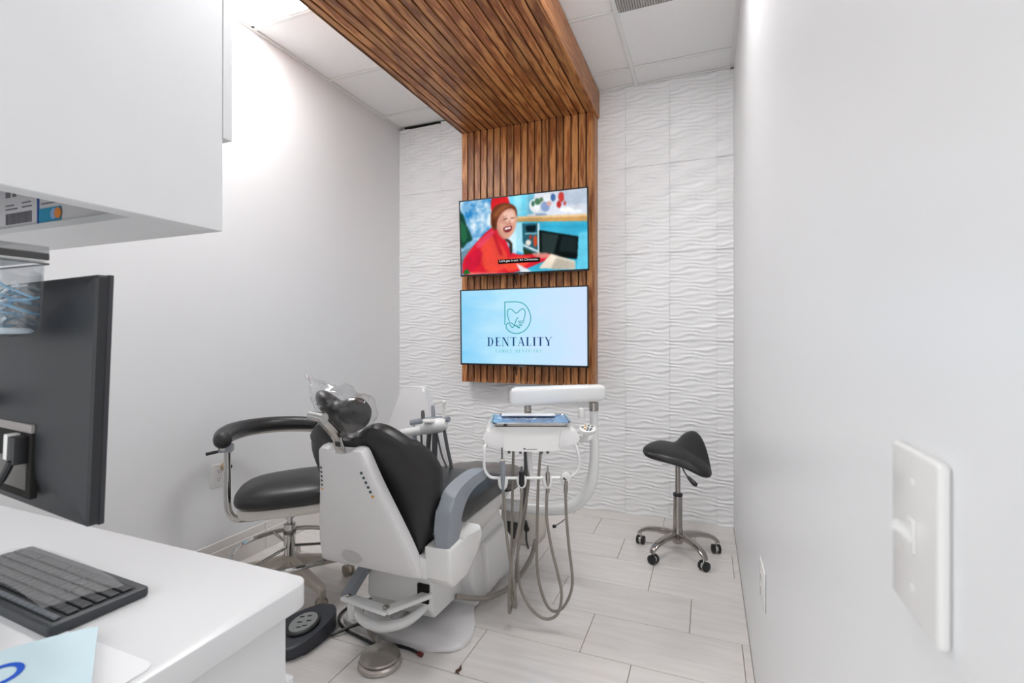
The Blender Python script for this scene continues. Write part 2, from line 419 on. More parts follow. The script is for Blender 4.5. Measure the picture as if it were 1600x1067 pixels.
# ------------------------------------------------------------------ televisions
BEZ = mat('tv_bezel', '#17181b', .35)
def stroke_poly(pts, w):
    """ribbon quads along a 2D polyline"""
    out = []
    for a, b in zip(pts[:-1], pts[1:]):
        d = Vector((b[0] - a[0], b[1] - a[1]))
        if d.length < 1e-9: continue
        d.normalize(); n = Vector((-d.y, d.x)) * w / 2; e = d * w * .35
        out.append([(a[0] - e.x + n.x, a[1] - e.y + n.y), (a[0] - e.x - n.x, a[1] - e.y - n.y), (b[0] + e.x - n.x, b[1] + e.y - n.y), (b[0] + e.x + n.x, b[1] + e.y + n.y)])
    return out
def glyph(ch):
    """high-contrast serif capitals, unit height; returns polygons and advance"""
    T, h, s = .19, .05, .09
    P = []
    R = lambda x0, x1, y0, y1: P.append([(x0, y0), (x1, y0), (x1, y1), (x0, y1)])
    def stem(x, w=T, serif=True, y0=0, y1=1):
        R(x, x + w, y0, y1)
        if serif: R(x - s, x + w + s, y0, y0 + h); R(x - s, x + w + s, y1 - h, y1)
    def diag(x0, y0, x1, y1, w): P.append([(x0 - w / 2, y0), (x0 + w / 2, y0), (x1 + w / 2, y1), (x1 - w / 2, y1)])
    def arc(cx, cy, rx, ry, a0, a1, wmax, wmin=h, n=14):
        for k in range(n):
            q = []
            for a in (a0 + (a1 - a0) * k / n, a0 + (a1 - a0) * (k + 1) / n):
                r = math.radians(a); w = wmin + (wmax - wmin) * abs(math.cos(r)); q.append((r, w))
            (r0, w0), (r1, w1) = q
            P.append([(cx + rx * math.cos(r0), cy + ry * math.sin(r0)), (cx + rx * math.cos(r1), cy + ry * math.sin(r1)),
                      (cx + (rx - w1) * math.cos(r1), cy + (ry - min(w1, h)) * math.sin(r1)), (cx + (rx - w0) * math.cos(r0), cy + (ry - min(w0, h)) * math.sin(r0))])
    adv = .8
    if ch == 'D': stem(.12); R(.2, .4, 0, h); R(.2, .4, 1 - h, 1); arc(.38, .5, .42, .5, -90, 90, T); adv = .92
    elif ch in 'EF':
        stem(.12); R(.2, .62, 1 - h, 1); R(.2, .5, .5, .5 + h); R(.62, .645, .78, 1); R(.5, .525, .4, .63)
        if ch == 'E': R(.2, .66, 0, h); R(.65, .675, 0, .23)
        adv = .76
    elif ch == 'N': R(.12, .16, 0, 1); R(.02, .26, 0, h); R(.02, .2, 1 - h, 1); diag(.2, 1, .78, 0, .19); R(.77, .81, 0, 1); R(.67, .91, 1 - h, 1); adv = .95
    elif ch == 'M': R(.12, .16, 0, 1); R(.02, .26, 0, h); R(.02, .2, 1 - h, 1); diag(.2, 1, .52, 0, .18); diag(.52, 0, .84, 1, .05); stem(.84); adv = 1.12
    elif ch == 'T': stem(.33, T, False); R(.24, .57, 0, h); R(.02, .79, 1 - h, 1); R(.02, .045, .76, 1); R(.765, .79, .76, 1); adv = .82
    elif ch == 'A': diag(.12, 0, .42, 1, .045); diag(.74, 0, .44, 1, .17); R(.2, .62, .32, .32 + h); R(.01, .24, 0, h); R(.58, .9, 0, h); adv = .9
    elif ch == 'L': stem(.12); R(.2, .64, 0, h); R(.62, .645, 0, .25); adv = .72
    elif ch == 'I': stem(.12); adv = .42
    elif ch == 'Y': R(.36, .36 + T, 0, .48); R(.27, .6, 0, h); diag(.44, .46, .14, 1, .17); diag(.45, .46, .76, 1, .045); R(0, .3, 1 - h, 1); R(.65, .9, 1 - h, 1); adv = .88
    elif ch == 'S': arc(.36, .74, .27, .26, 40, 250, .12); arc(.36, .27, .29, .27, -150, 80, .13); adv = .74
    elif ch == 'R': stem(.12); R(.2, .4, 1 - h, 1); R(.2, .4, .5, .5 + h); arc(.38, .75, .27, .25, -90, 90, .13); diag(.46, .5, .76, 0, .16); R(.66, .9, 0, h); adv = .88
    elif ch == ' ': adv = .5
    return P, adv
def text_polys(txt, x0, x1, y0, y1, gap=.0):
    pos = 0; items = []
    for ch in txt:
        P, a = glyph(ch); items.append((pos, P)); pos += a + gap
    sx = (x1 - x0) / pos; sy = y1 - y0
    return [[(x0 + (p + q[0]) * sx, y0 + q[1] * sy) for q in poly] for p, P in items for poly in P]
def television(label, cx, zc, w, h, yt, yb_, screen_mat, shapes):
    """screen leaning between yt (top) and yb_ (bottom); shapes: list of (material, [polys in 0..1 screen space], layer)"""
    loc = (cx, (yt + yb_) / 2, zc - h / 2); t = thing('television', label, 'television', loc)
    z0 = zc - h / 2; dep = Vector((0, yb_ - yt, -h)).normalized()
    nrm = Vector((0, -h, -(yb_ - yt))).normalized()      # faces the room
    if nrm.y > 0: nrm = -nrm
    org = Vector((cx - w / 2, yb_, z0))
    up = Vector((0, yt - yb_, h))
    fn = lambda a, b, k: org + Vector((w, 0, 0)) * a + up * b + nrm * k
    F2 = lambda a, b, k: fn(a / w, b / h, k)
    part('housing', M().prism(rrect(.004, w - .004, .004, h - .004, .006, 2), F2, -.03, -.004, .003, 1), BLKP, t)
    bz = .009
    b = M()
    for q in ((0, w, 0, bz + .004), (0, w, h - bz, h), (0, bz, 0, h), (w - bz, w, 0, h)): b.prism([(q[0], q[2]), (q[1], q[2]), (q[1], q[3]), (q[0], q[3])], F2, -.006, .003)
    part('bezel', b, BEZ, t)
    scr = part('screen', M().prism([(bz, bz), (w - bz, bz), (w - bz, h - bz), (bz, h - bz)], F2, -.004, .0), screen_mat, t)
    mats = []; pm = M()
    for mt, polys, layer in shapes:
        if mt not in mats: mats.append(mt)
        for q in polys:
            pts = [F2(bz + min(max(a, 0), 1) * (w - 2 * bz), bz + .004 + min(max(b_, 0), 1) * (h - 2 * bz - .004), .0003 + .0002 * layer) for a, b_ in q]
            pm.add(pts, [list(range(len(pts)))], mats.index(mt))
    if shapes: part('picture', pm, mats, scr, smooth=0)
    part('brand_tab', M().prism([(w / 2 - .02, -.006), (w / 2 + .02, -.006), (w / 2 + .02, .004), (w / 2 - .02, .004)], F2, -.004, .004), DGRY, t)
    # wall bracket reaching back to the slats
    part('wall_bracket', M().box(cx - .2, cx + .2, (yt + yb_) / 2 + .02, PYF + .001, zc - .1, zc + .1, .004, 1), BLKP, t)
    part('power_cable', M().tube([(cx - .08, (yt + yb_) / 2 + .03, z0 + .03), (cx - .075, PYF - .015, z0 - .02), (cx - .07, PYF + .004, z0 - .075)], .005, 8, 5), BLKP, t)
    return t
def screen_gradient(name, ca, cb, cc, s=1.):
    m = bpy.data.materials.new(name); m.use_nodes = True; nt = m.node_tree; nt.nodes.clear(); N = nt.nodes.new
    o = N('ShaderNodeOutputMaterial'); e = N('ShaderNodeEmission'); tc = N('ShaderNodeTexCoord'); sp = N('ShaderNodeSeparateXYZ')
    nt.links.new(tc.outputs['Generated'], sp.inputs[0]); n = N('ShaderNodeTexNoise'); n.inputs['Scale'].default_value = 3.5; n.inputs['Detail'].default_value = 2; nt.links.new(tc.outputs['Generated'], n.inputs['Vector'])
    ma = N('ShaderNodeMath'); ma.operation = 'MULTIPLY_ADD'; ma.inputs[1].default_value = .5; nt.links.new(n.outputs['Fac'], ma.inputs[0])
    m2 = N('ShaderNodeMath'); m2.operation = 'MULTIPLY'; m2.inputs[1].default_value = .75; nt.links.new(sp.outputs['X'], m2.inputs[0]); nt.links.new(m2.outputs[0], ma.inputs[2])
    r = N('ShaderNodeValToRGB'); el = r.color_ramp.elements; el[0].position = .15; el[0].color = lin(ca) + (1,); el[1].position = .95; el[1].color = lin(cc) + (1,); k = el.new(.55); k.color = lin(cb) + (1,)
    nt.links.new(ma.outputs[0], r.inputs[0]); nt.links.new(r.outputs[0], e.inputs[0]); e.inputs[1].default_value = s; nt.links.new(e.outputs[0], o.inputs[0]); return m
def snow_screen(name):
    m = bpy.data.materials.new(name); m.use_nodes = True; nt = m.node_tree; nt.nodes.clear(); N = nt.nodes.new
    o = N('ShaderNodeOutputMaterial'); e = N('ShaderNodeEmission'); tc = N('ShaderNodeTexCoord')
    n = N('ShaderNodeTexNoise'); n.inputs['Scale'].default_value = 7; n.inputs['Detail'].default_value = 5; nt.links.new(tc.outputs['Generated'], n.inputs['Vector'])
    r = N('ShaderNodeValToRGB'); el = r.color_ramp.elements; el[0].position = .36; el[0].color = lin('#2f8ac8') + (1,); el[1].position = .62; el[1].color = lin('#d6ecf8') + (1,); k = el.new(.48); k.color = lin('#7fc6ea') + (1,)
    nt.links.new(n.outputs['Fac'], r.inputs[0]); nt.links.new(r.outputs[0], e.inputs[0]); nt.links.new(e.outputs[0], o.inputs[0]); return m
# lower screen: clinic logo
def z2lo(x, y):
    tp = 180 - .0281 * (x - 105); bt = 792 + .0264 * (x - 118); return ((x - 110) / 1063, 1 - (y - tp) / (bt - tp))
def ribbon(pts, w, sm=6, closed=False):
    q = crom([(a, b, 0) for a, b in pts], sm, closed) if sm else [Vector((a, b, 0)) for a, b in pts]
    if closed: q.append(q[0])
    return [[z2lo(*p) for p in poly] for poly in stroke_poly([(p.x, p.y) for p in q], w)]
TEALC = emat('logo_teal', '#2f9fa4'); NAVY = emat('logo_navy', '#1c3f78'); TEAL2 = emat('logo_pale_teal', '#62bcc4')
logo = ribbon([(502, 467), (502, 275)], 7.5, 0) + ribbon([(502, 275), (596, 273)], 7.5, 0)
logo += ribbon([(596, 273), (650, 284), (695, 325), (722, 405), (705, 475), (665, 522), (605, 543), (545, 528), (514, 494), (518, 464), (545, 450), (570, 462), (600, 482), (625, 496)], 7.5)
logo += ribbon([(540, 440), (527, 395), (524, 355), (540, 335), (565, 340), (598, 370), (632, 345), (655, 333), (673, 350), (672, 395), (662, 430)], 7)
logo += ribbon([(541, 460), (556, 484), (570, 490), (585, 468), (600, 425), (615, 408)], 7.5)
for a, b in (((615, 440), (668, 436)), ((618, 452), (662, 450)), ((622, 464), (652, 463)), ((626, 477), (644, 476)), ((600, 470), (630, 496))): logo += ribbon([a, b], 6.5, 0)
def txt_lo(t, x0, x1, yt, yb_, gap): return [[z2lo(x, -y) for x, y in poly] for poly in text_polys(t, x0, x1, -yb_, -yt, gap)]
shapes = [(TEALC, logo, 1), (NAVY, txt_lo('DENTALITY', 343, 903, 574, 649, .1), 1), (TEAL2, txt_lo('FAMILY DENTISTRY', 418, 822, 679, 704, .35), 1)]
television('lower television showing the teal tooth logo and DENTALITY lettering on pale blue', -1.243, 1.318, .982, .564, 3.30, 3.31,
           screen_gradient('logo_screen', '#7fcdf7', '#b9e6fb', '#cfe3fb', 1.0), shapes)
# upper screen: kitchen scene
def z2up(x, y):
    tp = 142 - .106 * (x - 58); bt = 508 - .0454 * (x - 75); return ((x - 66) / 625, 1 - (y - tp) / (bt - tp))
GW, GH = 256, 144
uu, vv_ = np.meshgrid((np.arange(GW)) / (GW - 1), (np.arange(GH)) / (GH - 1))
PXg = 66 + 625 * uu; tpg = 142 - .106 * (PXg - 58); btg = 508 - .0454 * (PXg - 75); PYg = tpg + (1 - vv_) * (btg - tpg)
rng = np.random.default_rng(5)
def soft_noise(n, seed):
    r = np.random.default_rng(seed).random((n, int(n * 1.8)))
    yi = vv_ * (n - 1.001); xi = uu * (int(n * 1.8) - 1.001); y0 = yi.astype(int); x0 = xi.astype(int); fy = yi - y0; fx = xi - x0
    return (r[y0, x0] * (1 - fx) + r[y0, x0 + 1] * fx) * (1 - fy) + (r[y0 + 1, x0] * (1 - fx) + r[y0 + 1, x0 + 1] * fx) * fy
NZ = .5 * soft_noise(7, 1) + .3 * soft_noise(16, 2) + .2 * soft_noise(34, 3)
hexc = lambda c: np.array([int(c[i:i + 2], 16) / 255 for i in (1, 3, 5)])
k_ = np.clip((NZ - .3) / .4, 0, 1)[..., None]
CAN = hexc('#2f86c6') * (1 - k_) + hexc('#e2f2fb') * k_
def blur(a, n):
    for _ in range(n):
        p = np.pad(a, ((1, 1), (1, 1)) + ((0, 0),) * (a.ndim - 2), mode='edge')
        a = (p[:-2, 1:-1] + p[2:, 1:-1] + p[1:-1, :-2] + p[1:-1, 2:] + 2 * p[1:-1, 1:-1]) / 6
    return a
def S(col, pts, soft=2, sm=0, alpha=1., vary=.12):
    global CAN
    pts = smooth2(pts, sm) if sm else pts
    ins = np.zeros(PXg.shape, bool); n = len(pts)
    for i in range(n):
        (x1, y1), (x2, y2) = pts[i], pts[(i + 1) % n]
        if y1 == y2: continue
        c = ((PYg < y1) != (PYg < y2)) & (PXg < (x2 - x1) * (PYg - y1) / (y2 - y1) + x1); ins ^= c
    m = blur(ins.astype(float), soft)[..., None] * alpha
    CAN = CAN * (1 - m) + np.clip(hexc(col) * (1 + vary * (NZ[..., None] - .5) * 2), 0, 1) * m
def disc(col, cx, cy, rx, ry, soft=2, alpha=1.): S(col, [(cx + rx * math.cos(a * .5236), cy + ry * math.sin(a * .5236)) for a in range(12)], soft, 0, alpha)
S('#7fb4d8', [(58, 350), (240, 330), (240, 420), (58, 470)], 8, 0, .6); S('#66808c', [(60, 395), (150, 350), (105, 430), (66, 470)], 4, 0, .8)
S('#1d4a3c', [(40, 180), (80, 205), (98, 255), (128, 325), (100, 345), (60, 368)], 4, 3); S('#2f7a50', [(60, 240), (90, 260), (100, 320), (70, 340)], 4, 3, .7)
S('#74d3ee', [(322, 100), (420, 90), (420, 232), (330, 235)], 3); S('#9fe4f6', [(345, 110), (385, 105), (380, 200), (350, 205)], 6, 0, .8)
S('#d5dbe6', [(412, 90), (700, 60), (700, 225), (412, 240)], 3); S('#aebfd6', [(560, 90), (700, 80), (700, 150), (560, 160)], 8, 0, .6)
S('#6fb6cf', [(412, 90), (448, 92), (440, 200), (412, 205)], 4)
for q in (('#eef2f4', 448, 160, 27, 34), ('#4d7a5e', 462, 140, 15, 17), ('#3d6a58', 440, 150, 8, 14), ('#8aa0c8', 498, 166, 22, 26), ('#e8eef2', 512, 122, 21, 22), ('#4a6ea6', 536, 120, 12, 20), ('#c9403c', 574, 118, 14, 26), ('#b52f2f', 563, 155, 11, 18), ('#dba79f', 516, 150, 12, 12), ('#f4f4f2', 600, 182, 32, 13), ('#90a6c2', 478, 206, 30, 9), ('#f0f4f8', 642, 190, 28, 11), ('#c04848', 590, 150, 6, 12), ('#5d7d58', 480, 130, 9, 12)): disc(*q)
S('#3fb0d2', [(355, 236), (700, 238), (700, 500), (355, 500)], 2); S('#c89c62', [(360, 216), (700, 206), (700, 240), (360, 240)], 2); S('#e6c79a', [(362, 214), (700, 204), (700, 214), (362, 224)], 2)
S('#bfe6f2', [(330, 245), (385, 243), (390, 400), (335, 380)], 4, 0, .8)
S('#2a5f70', [(385, 250), (463, 248), (463, 402), (388, 382)], 2); S('#0f1f27', [(403, 262), (452, 256), (450, 290), (405, 292)], 2); S('#7fb5c4', [(398, 296), (458, 296), (458, 304), (398, 304)], 2)
disc('#d0512f', 448, 338, 10, 30); disc('#e9e2da', 414, 346, 14, 15); disc('#a83f30', 425, 318, 8, 12); S('#dcebee', [(388, 352), (463, 386), (463, 398), (388, 363)], 2); S('#263a22', [(388, 374), (463, 406), (463, 448), (393, 424)], 2); S('#cfe9f0', [(460, 248), (468, 248), (468, 410), (460, 408)], 1)
S('#101718', [(466, 282), (650, 316), (650, 432), (466, 412)], 2); S('#31403f', [(478, 294), (560, 308), (535, 404), (478, 398)], 5, 0, .8); S('#223031', [(575, 312), (640, 322), (640, 400), (560, 390)], 6, 0, .7)
S('#62c6e2', [(652, 300), (700, 290), (700, 500), (640, 490)], 2); S('#2aa0c6', [(480, 258), (690, 256), (690, 282), (480, 270)], 4, 0, .5)
S('#d8262c', [(234, 120), (270, 112), (312, 108), (324, 165), (300, 200), (236, 200)], 3, 3)
S('#dd2636', [(70, 480), (80, 425), (150, 342), (238, 264), (275, 300), (302, 330), (335, 398), (420, 405), (500, 402), (530, 418), (420, 470), (300, 505), (90, 510)], 2, 2)
S('#f2503f', [(170, 380), (235, 310), (275, 350), (310, 420), (290, 480), (200, 490)], 9, 4, .9); S('#c81c3c', [(85, 440), (140, 380), (180, 400), (150, 470), (100, 495)], 8, 4, .8); S('#ff5a40', [(300, 430), (420, 415), (400, 462), (310, 490)], 6, 3, .8); S('#b0122e', [(238, 300), (262, 330), (285, 400), (270, 405), (248, 350)], 4, 3, .6); S('#ef5a7a', [(150, 350), (225, 285), (240, 300), (170, 370)], 5, 3, .6)
S('#3a352e', [(297, 330), (312, 326), (334, 350), (332, 398), (322, 398), (318, 352)], 2, 3)
S('#6f3c28', [(230, 265), (226, 215), (240, 172), (280, 148), (325, 148), (355, 168), (362, 215), (345, 200), (320, 190), (275, 225), (262, 262), (250, 282)], 2, 4); S('#9a5a38', [(245, 200), (285, 160), (330, 158), (300, 175), (258, 215)], 5, 3, .8); S('#4e281a', [(232, 240), (245, 225), (252, 265), (240, 270)], 3, 3, .7)
S('#d99f8a', [(258, 272), (262, 235), (280, 200), (318, 174), (348, 182), (359, 222), (356, 252), (346, 285), (322, 318), (296, 326), (272, 305)], 2, 4); S('#f0c6b4', [(296, 195), (340, 185), (350, 230), (330, 245), (300, 235)], 6, 4, .85); S('#eebaa6', [(275, 250), (300, 245), (300, 275), (280, 285)], 6, 4, .7); S('#b97a68', [(258, 272), (275, 300), (296, 324), (285, 328), (262, 300)], 4, 3, .7)
S('#5b3228', [(290, 226), (310, 219), (312, 226), (294, 232)], 2, 0, .8); S('#5b3228', [(330, 219), (350, 216), (350, 222), (331, 226)], 2, 0, .8); S('#8a5444', [(288, 214), (312, 208), (312, 212), (290, 218)], 2, 0, .5); S('#b8786a', [(322, 225), (332, 250), (314, 253)], 3, 0, .6)
S('#7c2a30', [(290, 270), (318, 262), (334, 262), (330, 284), (310, 294), (295, 288)], 2, 3); S('#f8f0ec', [(296, 272), (328, 265), (326, 275), (298, 281)], 1)
S('#ecdfcc', [(462, 476), (520, 402), (634, 440), (634, 482)], 3); S('#b9b1a2', [(545, 425), (634, 446), (634, 480), (520, 482)], 5, 0, .8); S('#e9b3a0', [(430, 400), (500, 398), (520, 415), (470, 425)], 4, 3, .7); S('#dfe3ea', [(352, 450), (402, 476), (432, 496), (376, 498)], 3); S('#f6b8a8', [(100, 495), (300, 498), (300, 506), (100, 508)], 3, 0, .5)
S('#1f6f34', [(76, 490), (95, 476), (114, 500), (78, 506)], 2)
S('#0b0a0a', [(262, 432), (468, 421), (468, 441), (262, 452)], 0)
tvu = television('upper television showing a woman in red reaching to an oven in a blue kitchen', -1.243, 1.985, .986, .567, 3.285, 3.315, emat('tv_underlay', '#7fb4d8'), [])
# subtitle lettering on the upper screen
cu = bpy.data.curves.new('subtitle', 'FONT'); cu.body = "Let's get it out. It's Christmas."; cu.size = 1; cu.align_x = 'CENTER'; cu.align_y = 'CENTER'
to = bpy.data.objects.new('subtitle_tmp', cu); COL.objects.link(to)
bpy.context.view_layer.update()
sm_ = bpy.data.meshes.new_from_object(to.evaluated_get(bpy.context.evaluated_depsgraph_get())); bpy.data.objects.remove(to)
xs = [v.co.x for v in sm_.vertices]; ys = [v.co.y for v in sm_.vertices]; tm = M()
w_, h_ = .986, .567
oo = Vector((-1.243 - w_ / 2, 3.315, 1.985 - h_ / 2)); upv = Vector((0, -.03, h_))
def sub(p):
    a = (p.x - min(xs)) / (max(xs) - min(xs)); b = (p.y - min(ys)) / (max(ys) - min(ys))
    X, Y = 268 + a * 194, 447 - .05 * (a * 194) - b * 15
    u, v = z2up(X, Y); return oo + Vector((.009 + u * (w_ - .018), 0, 0)) + upv * ((.013 + v * (h_ - .022)) / h_) + Vector((0, -.0022, 0))
tm.add([sub(v.co) for v in sm_.vertices], [list(p.vertices) for p in sm_.polygons])
pic = M(); up_n = Vector((0, -.0062, 0))
pic.add([oo + Vector((.009 + a / (GW - 1) * (w_ - .018), 0, 0)) + upv * ((.013 + b / (GH - 1) * (h_ - .022)) / h_) + Vector((0, -.0012, 0)) for b in range(GH) for a in range(GW)],
        [[b * GW + a, b * GW + a + 1, (b + 1) * GW + a + 1, (b + 1) * GW + a] for b in range(GH - 1) for a in range(GW - 1)])
PM = bpy.data.materials.new('tv_picture'); PM.use_nodes = True; nt = PM.node_tree; nt.nodes.clear()
o_ = nt.nodes.new('ShaderNodeOutputMaterial'); e_ = nt.nodes.new('ShaderNodeEmission'); at_ = nt.nodes.new('ShaderNodeAttribute'); at_.attribute_name = 'picture'
nt.links.new(at_.outputs['Color'], e_.inputs[0]); nt.links.new(e_.outputs[0], o_.inputs[0])
pico = part('picture', pic, PM, tvu, smooth=0)
at = pico.data.attributes.new('picture', 'FLOAT_COLOR', 'POINT')
CL = np.clip(blur(CAN, 1), 0, 1); CL = np.where(CL <= .04045, CL / 12.92, ((CL + .055) / 1.055) ** 2.4)
at.data.foreach_set('color', np.concatenate([CL, np.ones(CL.shape[:2] + (1,))], -1).astype(np.float32).ravel())
part('subtitle_lettering', tm, emat('subtitle_white', '#f2f2f2'), tvu, smooth=0)

# ------------------------------------------------------------------ dental chair (long axis along Y, head end near the camera)
CX = -1.205
t = thing('dental_chair', 'reclining dental chair with black cushions and a pale grey back shell', 'dental chair', (CX, 1.95, 0))
bp = smooth2([(-1.45, 1.71), (-1.2, 1.685), (-.975, 1.70), (-.908, 1.77), (-.915, 1.87), (-.98, 2.0), (-1.025, 2.15), (-1.0, 2.3), (-.975, 2.45), (-1.02, 2.58), (-1.39, 2.58), (-1.43, 2.45), (-1.41, 2.3), (-1.385, 2.15), (-1.43, 2.0), (-1.495, 1.87), (-1.50, 1.77)], 5)
part('floor_plate', M().prism(bp, XYZ, .001, .024, .008, 2), SHELL, t)
part('motor_cover', M().prism([(1.735, .335), (1.725, .15), (1.775, .085), (2.25, .07), (2.33, .2), (2.25, .345)], lambda a, b, h: (h, a, b), CX - .155, CX + .165, .02, 3), WPLA, t)
part('pedestal', M().prism([(1.95, .375), (2.26, .40), (2.36, .27), (2.43, .022), (2.02, .022), (1.97, .16)], lambda a, b, h: (h, a, b), CX - .23, CX + .235, .02, 3), SHELL, t)
part('pedestal_cover', M().prism([(2.05, .30), (2.28, .31), (2.37, .22), (2.42, .06), (2.1, .05)], lambda a, b, h: (h, a, b), CX + .2, CX + .262, .018, 3), WPLA, t)
part('seat_frame', M().prism([(1.60, .45), (1.62, .37), (1.9, .345), (2.2, .36), (2.4, .42), (2.42, .46)], lambda a, b, h: (h, a, b), CX - .225, CX + .235, .015, 2), WPLA, t)
so = smooth2([(-.2, 1.60), (.2, 1.60), (.26, 1.72), (.27, 1.95), (.262, 2.2), (.24, 2.36), (0, 2.40), (-.24, 2.36), (-.262, 2.2), (-.27, 1.95), (-.26, 1.72)], 4)
part('seat', M().pillow(so, lambda a, b, h: (CX + a, b, .50 + h + .03 * math.cos((b - 1.9) * 3) - (.05 if b < 1.8 else 0) * (1.8 - b) * 2), .055, .075, 3.2), BLKV, t)
lo = smooth2([(-.245, 2.33), (0, 2.31), (.245, 2.33), (.262, 2.5), (.235, 2.64), (.15, 2.775), (0, 2.795), (-.15, 2.775), (-.235, 2.64), (-.262, 2.5)], 4)
lg = part('leg_rest', M().pillow(lo, lambda a, b, h: (CX + a, b, .475 + h - .06 * (b - 2.33)), .03, .045, 3.5), BLKV, t)
part('foot_cover', M().pillow([(a * 1.01, 2.55 + (b - 2.55) * 1.012) for a, b in lo], lambda a, b, h: (CX + a, b, .4775 + h - .06 * (b - 2.33) + (.003 * math.sin(a * 55 + b * 12) if h > 0 else 0)), .033, .03, 3.5), FOOTC, lg, label='brownish plastic film over the foot end')
# back shell and cushion share the leaning frame
OB = Vector((CX, 1.567, .368)); UPB = Vector((0, -.165, .5035)).normalized(); NB = Vector((0, -UPB.z, UPB.y))   # NB points to the camera side
def BF(a, b, h): return OB + Vector((a, 0, 0)) + UPB * b + NB * h
shp = []
for q in [(-.225, .02), (-.205, .0), (0, .0), (.205, .0), (.226, .02), (.213, .10), (.192, .18), (.165, .27), (.14, .35), (.118, .43), (.101, .505), (.085, .523), (.05, .520), (.03, .512), (-.03, .512), (-.05, .520), (-.085, .523), (-.101, .505), (-.118, .43), (-.14, .35), (-.165, .27), (-.192, .18), (-.213, .10)]: shp.append(q)
shp = smooth2(shp, 2)
sh = part('back_shell', M().pillow(shp, BF, .035, .03, 5.5, 8), SHELL, t)
part('scuff_mark', M().pillow(smooth2([(-.02, .085), (.03, .082), (.05, .055), (.02, .03), (-.03, .035), (-.045, .06)], 4), lambda a, b, h: BF(a - .06, b, .0346 + h), .0006, .0006, 2, 3), mat('scuff', '#bfbdbc', .5), sh)
bt1 = mat('shell_button_dark', '#3c4a50', .5); bt2 = mat('shell_button_amber', '#d79b3c', .5)
for sx in (1, -1):
    for k in range(6):
        s_ = .443 - .0185 * k; x_ = sx * (.083 + .0052 * k) if sx > 0 else -(.098 + .004 * k)
        part('button', M().lathe([(.0052, 0), (.0052, .003), (.004, .0042)], n=12, fn=lambda p: BF(x_ + p.x, s_ + p.y, .0325 - (.0 if sx > 0 else .004) + p.z)), bt1 if k < 5 else bt2, sh)
half = [(.06, .0), (.165, .012), (.205, .05), (.235, .11), (.262, .2), (.284, .30), (.288, .37), (.272, .44), (.232, .50), (.19, .545), (.15, .575), (.105, .585), (.06, .570), (.03, .545)]
ol = half + [(0, .535)] + [(-a, b) for a, b in half[::-1]] + [(0, -.002)]
ol = smooth2(ol, 3)
def backf(a, b, h):
    w = abs(a) / .28
    fwd = .035 + .062 * min(1, b / .25) * (1 - max(0, b - .35) / .35)        # how far the cushion middle sits ahead of the shell plane
    wrap = .045 * w * w * (1 if .1 < b < .5 else .5)
    return BF(a, b, -fwd - wrap + h)
part('back_cushion', M().pillow(ol, backf, .055, .06, 3.0, 8, center=(0, .28)), BLKV, t)
# headrest
part('headrest_bracket', M().obox(BF(0, .53, .02), (.042, .008, .085), Matrix.Rotation(.317, 3, 'X'), .002), CHRM, t)
part('bracket_slot', M().obox(BF(0, .545, .0245), (.02, .004, .018), Matrix.Rotation(.317, 3, 'X')), BLKP, t)
lk = part('headrest_link', M().tube([BF(0, .565, .02), (CX - .002, 1.352, .925), (CX - .03, 1.322, .975)], [.016, .018, .016], 10, 4), PALU, t)
part('link_knuckle', M().tube([(CX - .075, 1.325, .982), (CX - .005, 1.315, .978)], .017, 14), CHRM, lk)
ho = smooth2([(-.108, .03), (-.098, .062), (-.06, .062), (0, .042), (.05, .062), (.092, .056), (.116, .012), (.095, -.045), (.035, -.072), (-.03, -.045), (-.08, -.012)], 5)
def hf(a, b, h):
    ca, sa = math.cos(-.12), math.sin(-.12); a, b = a * ca - b * sa, a * sa + b * ca
    return Vector((CX - .012, 1.40, .985)) + Vector((a, 0, 0)) + UPB * b + NB * (h - 1.6 * a * a)
part('headrest', M().pillow(ho, hf, .035, .03, 2.6, 7), BLKV, t)
# armrests
ap = [(1.565, .47), (1.568, .57), (1.588, .63), (1.63, .665), (1.69, .685), (1.80, .697), (1.91, .690), (1.93, .672), (1.92, .655), (1.80, .648), (1.73, .628), (1.685, .59), (1.66, .54), (1.65, .47)]
wp = [(1.555, .485), (1.655, .492), (1.695, .47), (1.82, .485), (1.845, .45), (1.80, .385), (1.70, .325), (1.60, .33), (1.56, .37)]
for sx in (1, -1):
    x0, x1 = sorted((CX + sx * .275, CX + sx * .335))
    dy = 0 if sx > 0 else .13      # the far armrest is pushed forward
    part('armrest', M().prism(smooth2(ap, 3), lambda a, b, h: (h, a + dy, b), x0, x1, .012, 3), GRYP, t)
    x0, x1 = sorted((CX + sx * .235, CX + sx * .345))
    part('armrest_base', M().prism(wp, lambda a, b, h: (h, a + dy, b), x0, x1, .016, 3), WPLA, t)
part('shell_hinge', M().box(CX + .2, CX + .25, 1.555, 1.61, .36, .44, .01), WPLA, t)
# swing bracket at the back of the base
wb_ = part('swing_bracket', M().obox((-1.25, 1.585, .2), (.235, .05, .016), Matrix.Rotation(-.10, 3, 'Z'), .006, 3).obox((-1.098, 1.655, .203), (.045, .2, .02), Matrix.Rotation(-.5, 3, 'Z'), .006, 3), WMET, t)
for p in ((-1.345, 1.6, .208), (-1.148, 1.575, .21)): part('bolt', M().lathe([(.014, 0), (.014, .006), (.009, .010), (.006, .010)], p, 14), STEEL, wb_)
part('bracket_post', M().tube([(-1.335, 1.6, .12), (-1.335, 1.6, .2)], .016, 12), WMET, wb_)
part('bracket_bow', M().tube([(-1.33, 1.62, .15), (-1.28, 1.60, .125), (-1.19, 1.605, .112), (-1.11, 1.66, .122), (-1.07, 1.74, .15)], [.014, .019, .022, .020, .016], 12, 5), WMET, wb_)
part('bracket_slot', M().box(-1.105, -1.05, 1.722, 1.74, .165, .245, .004, 1), DARK, t)
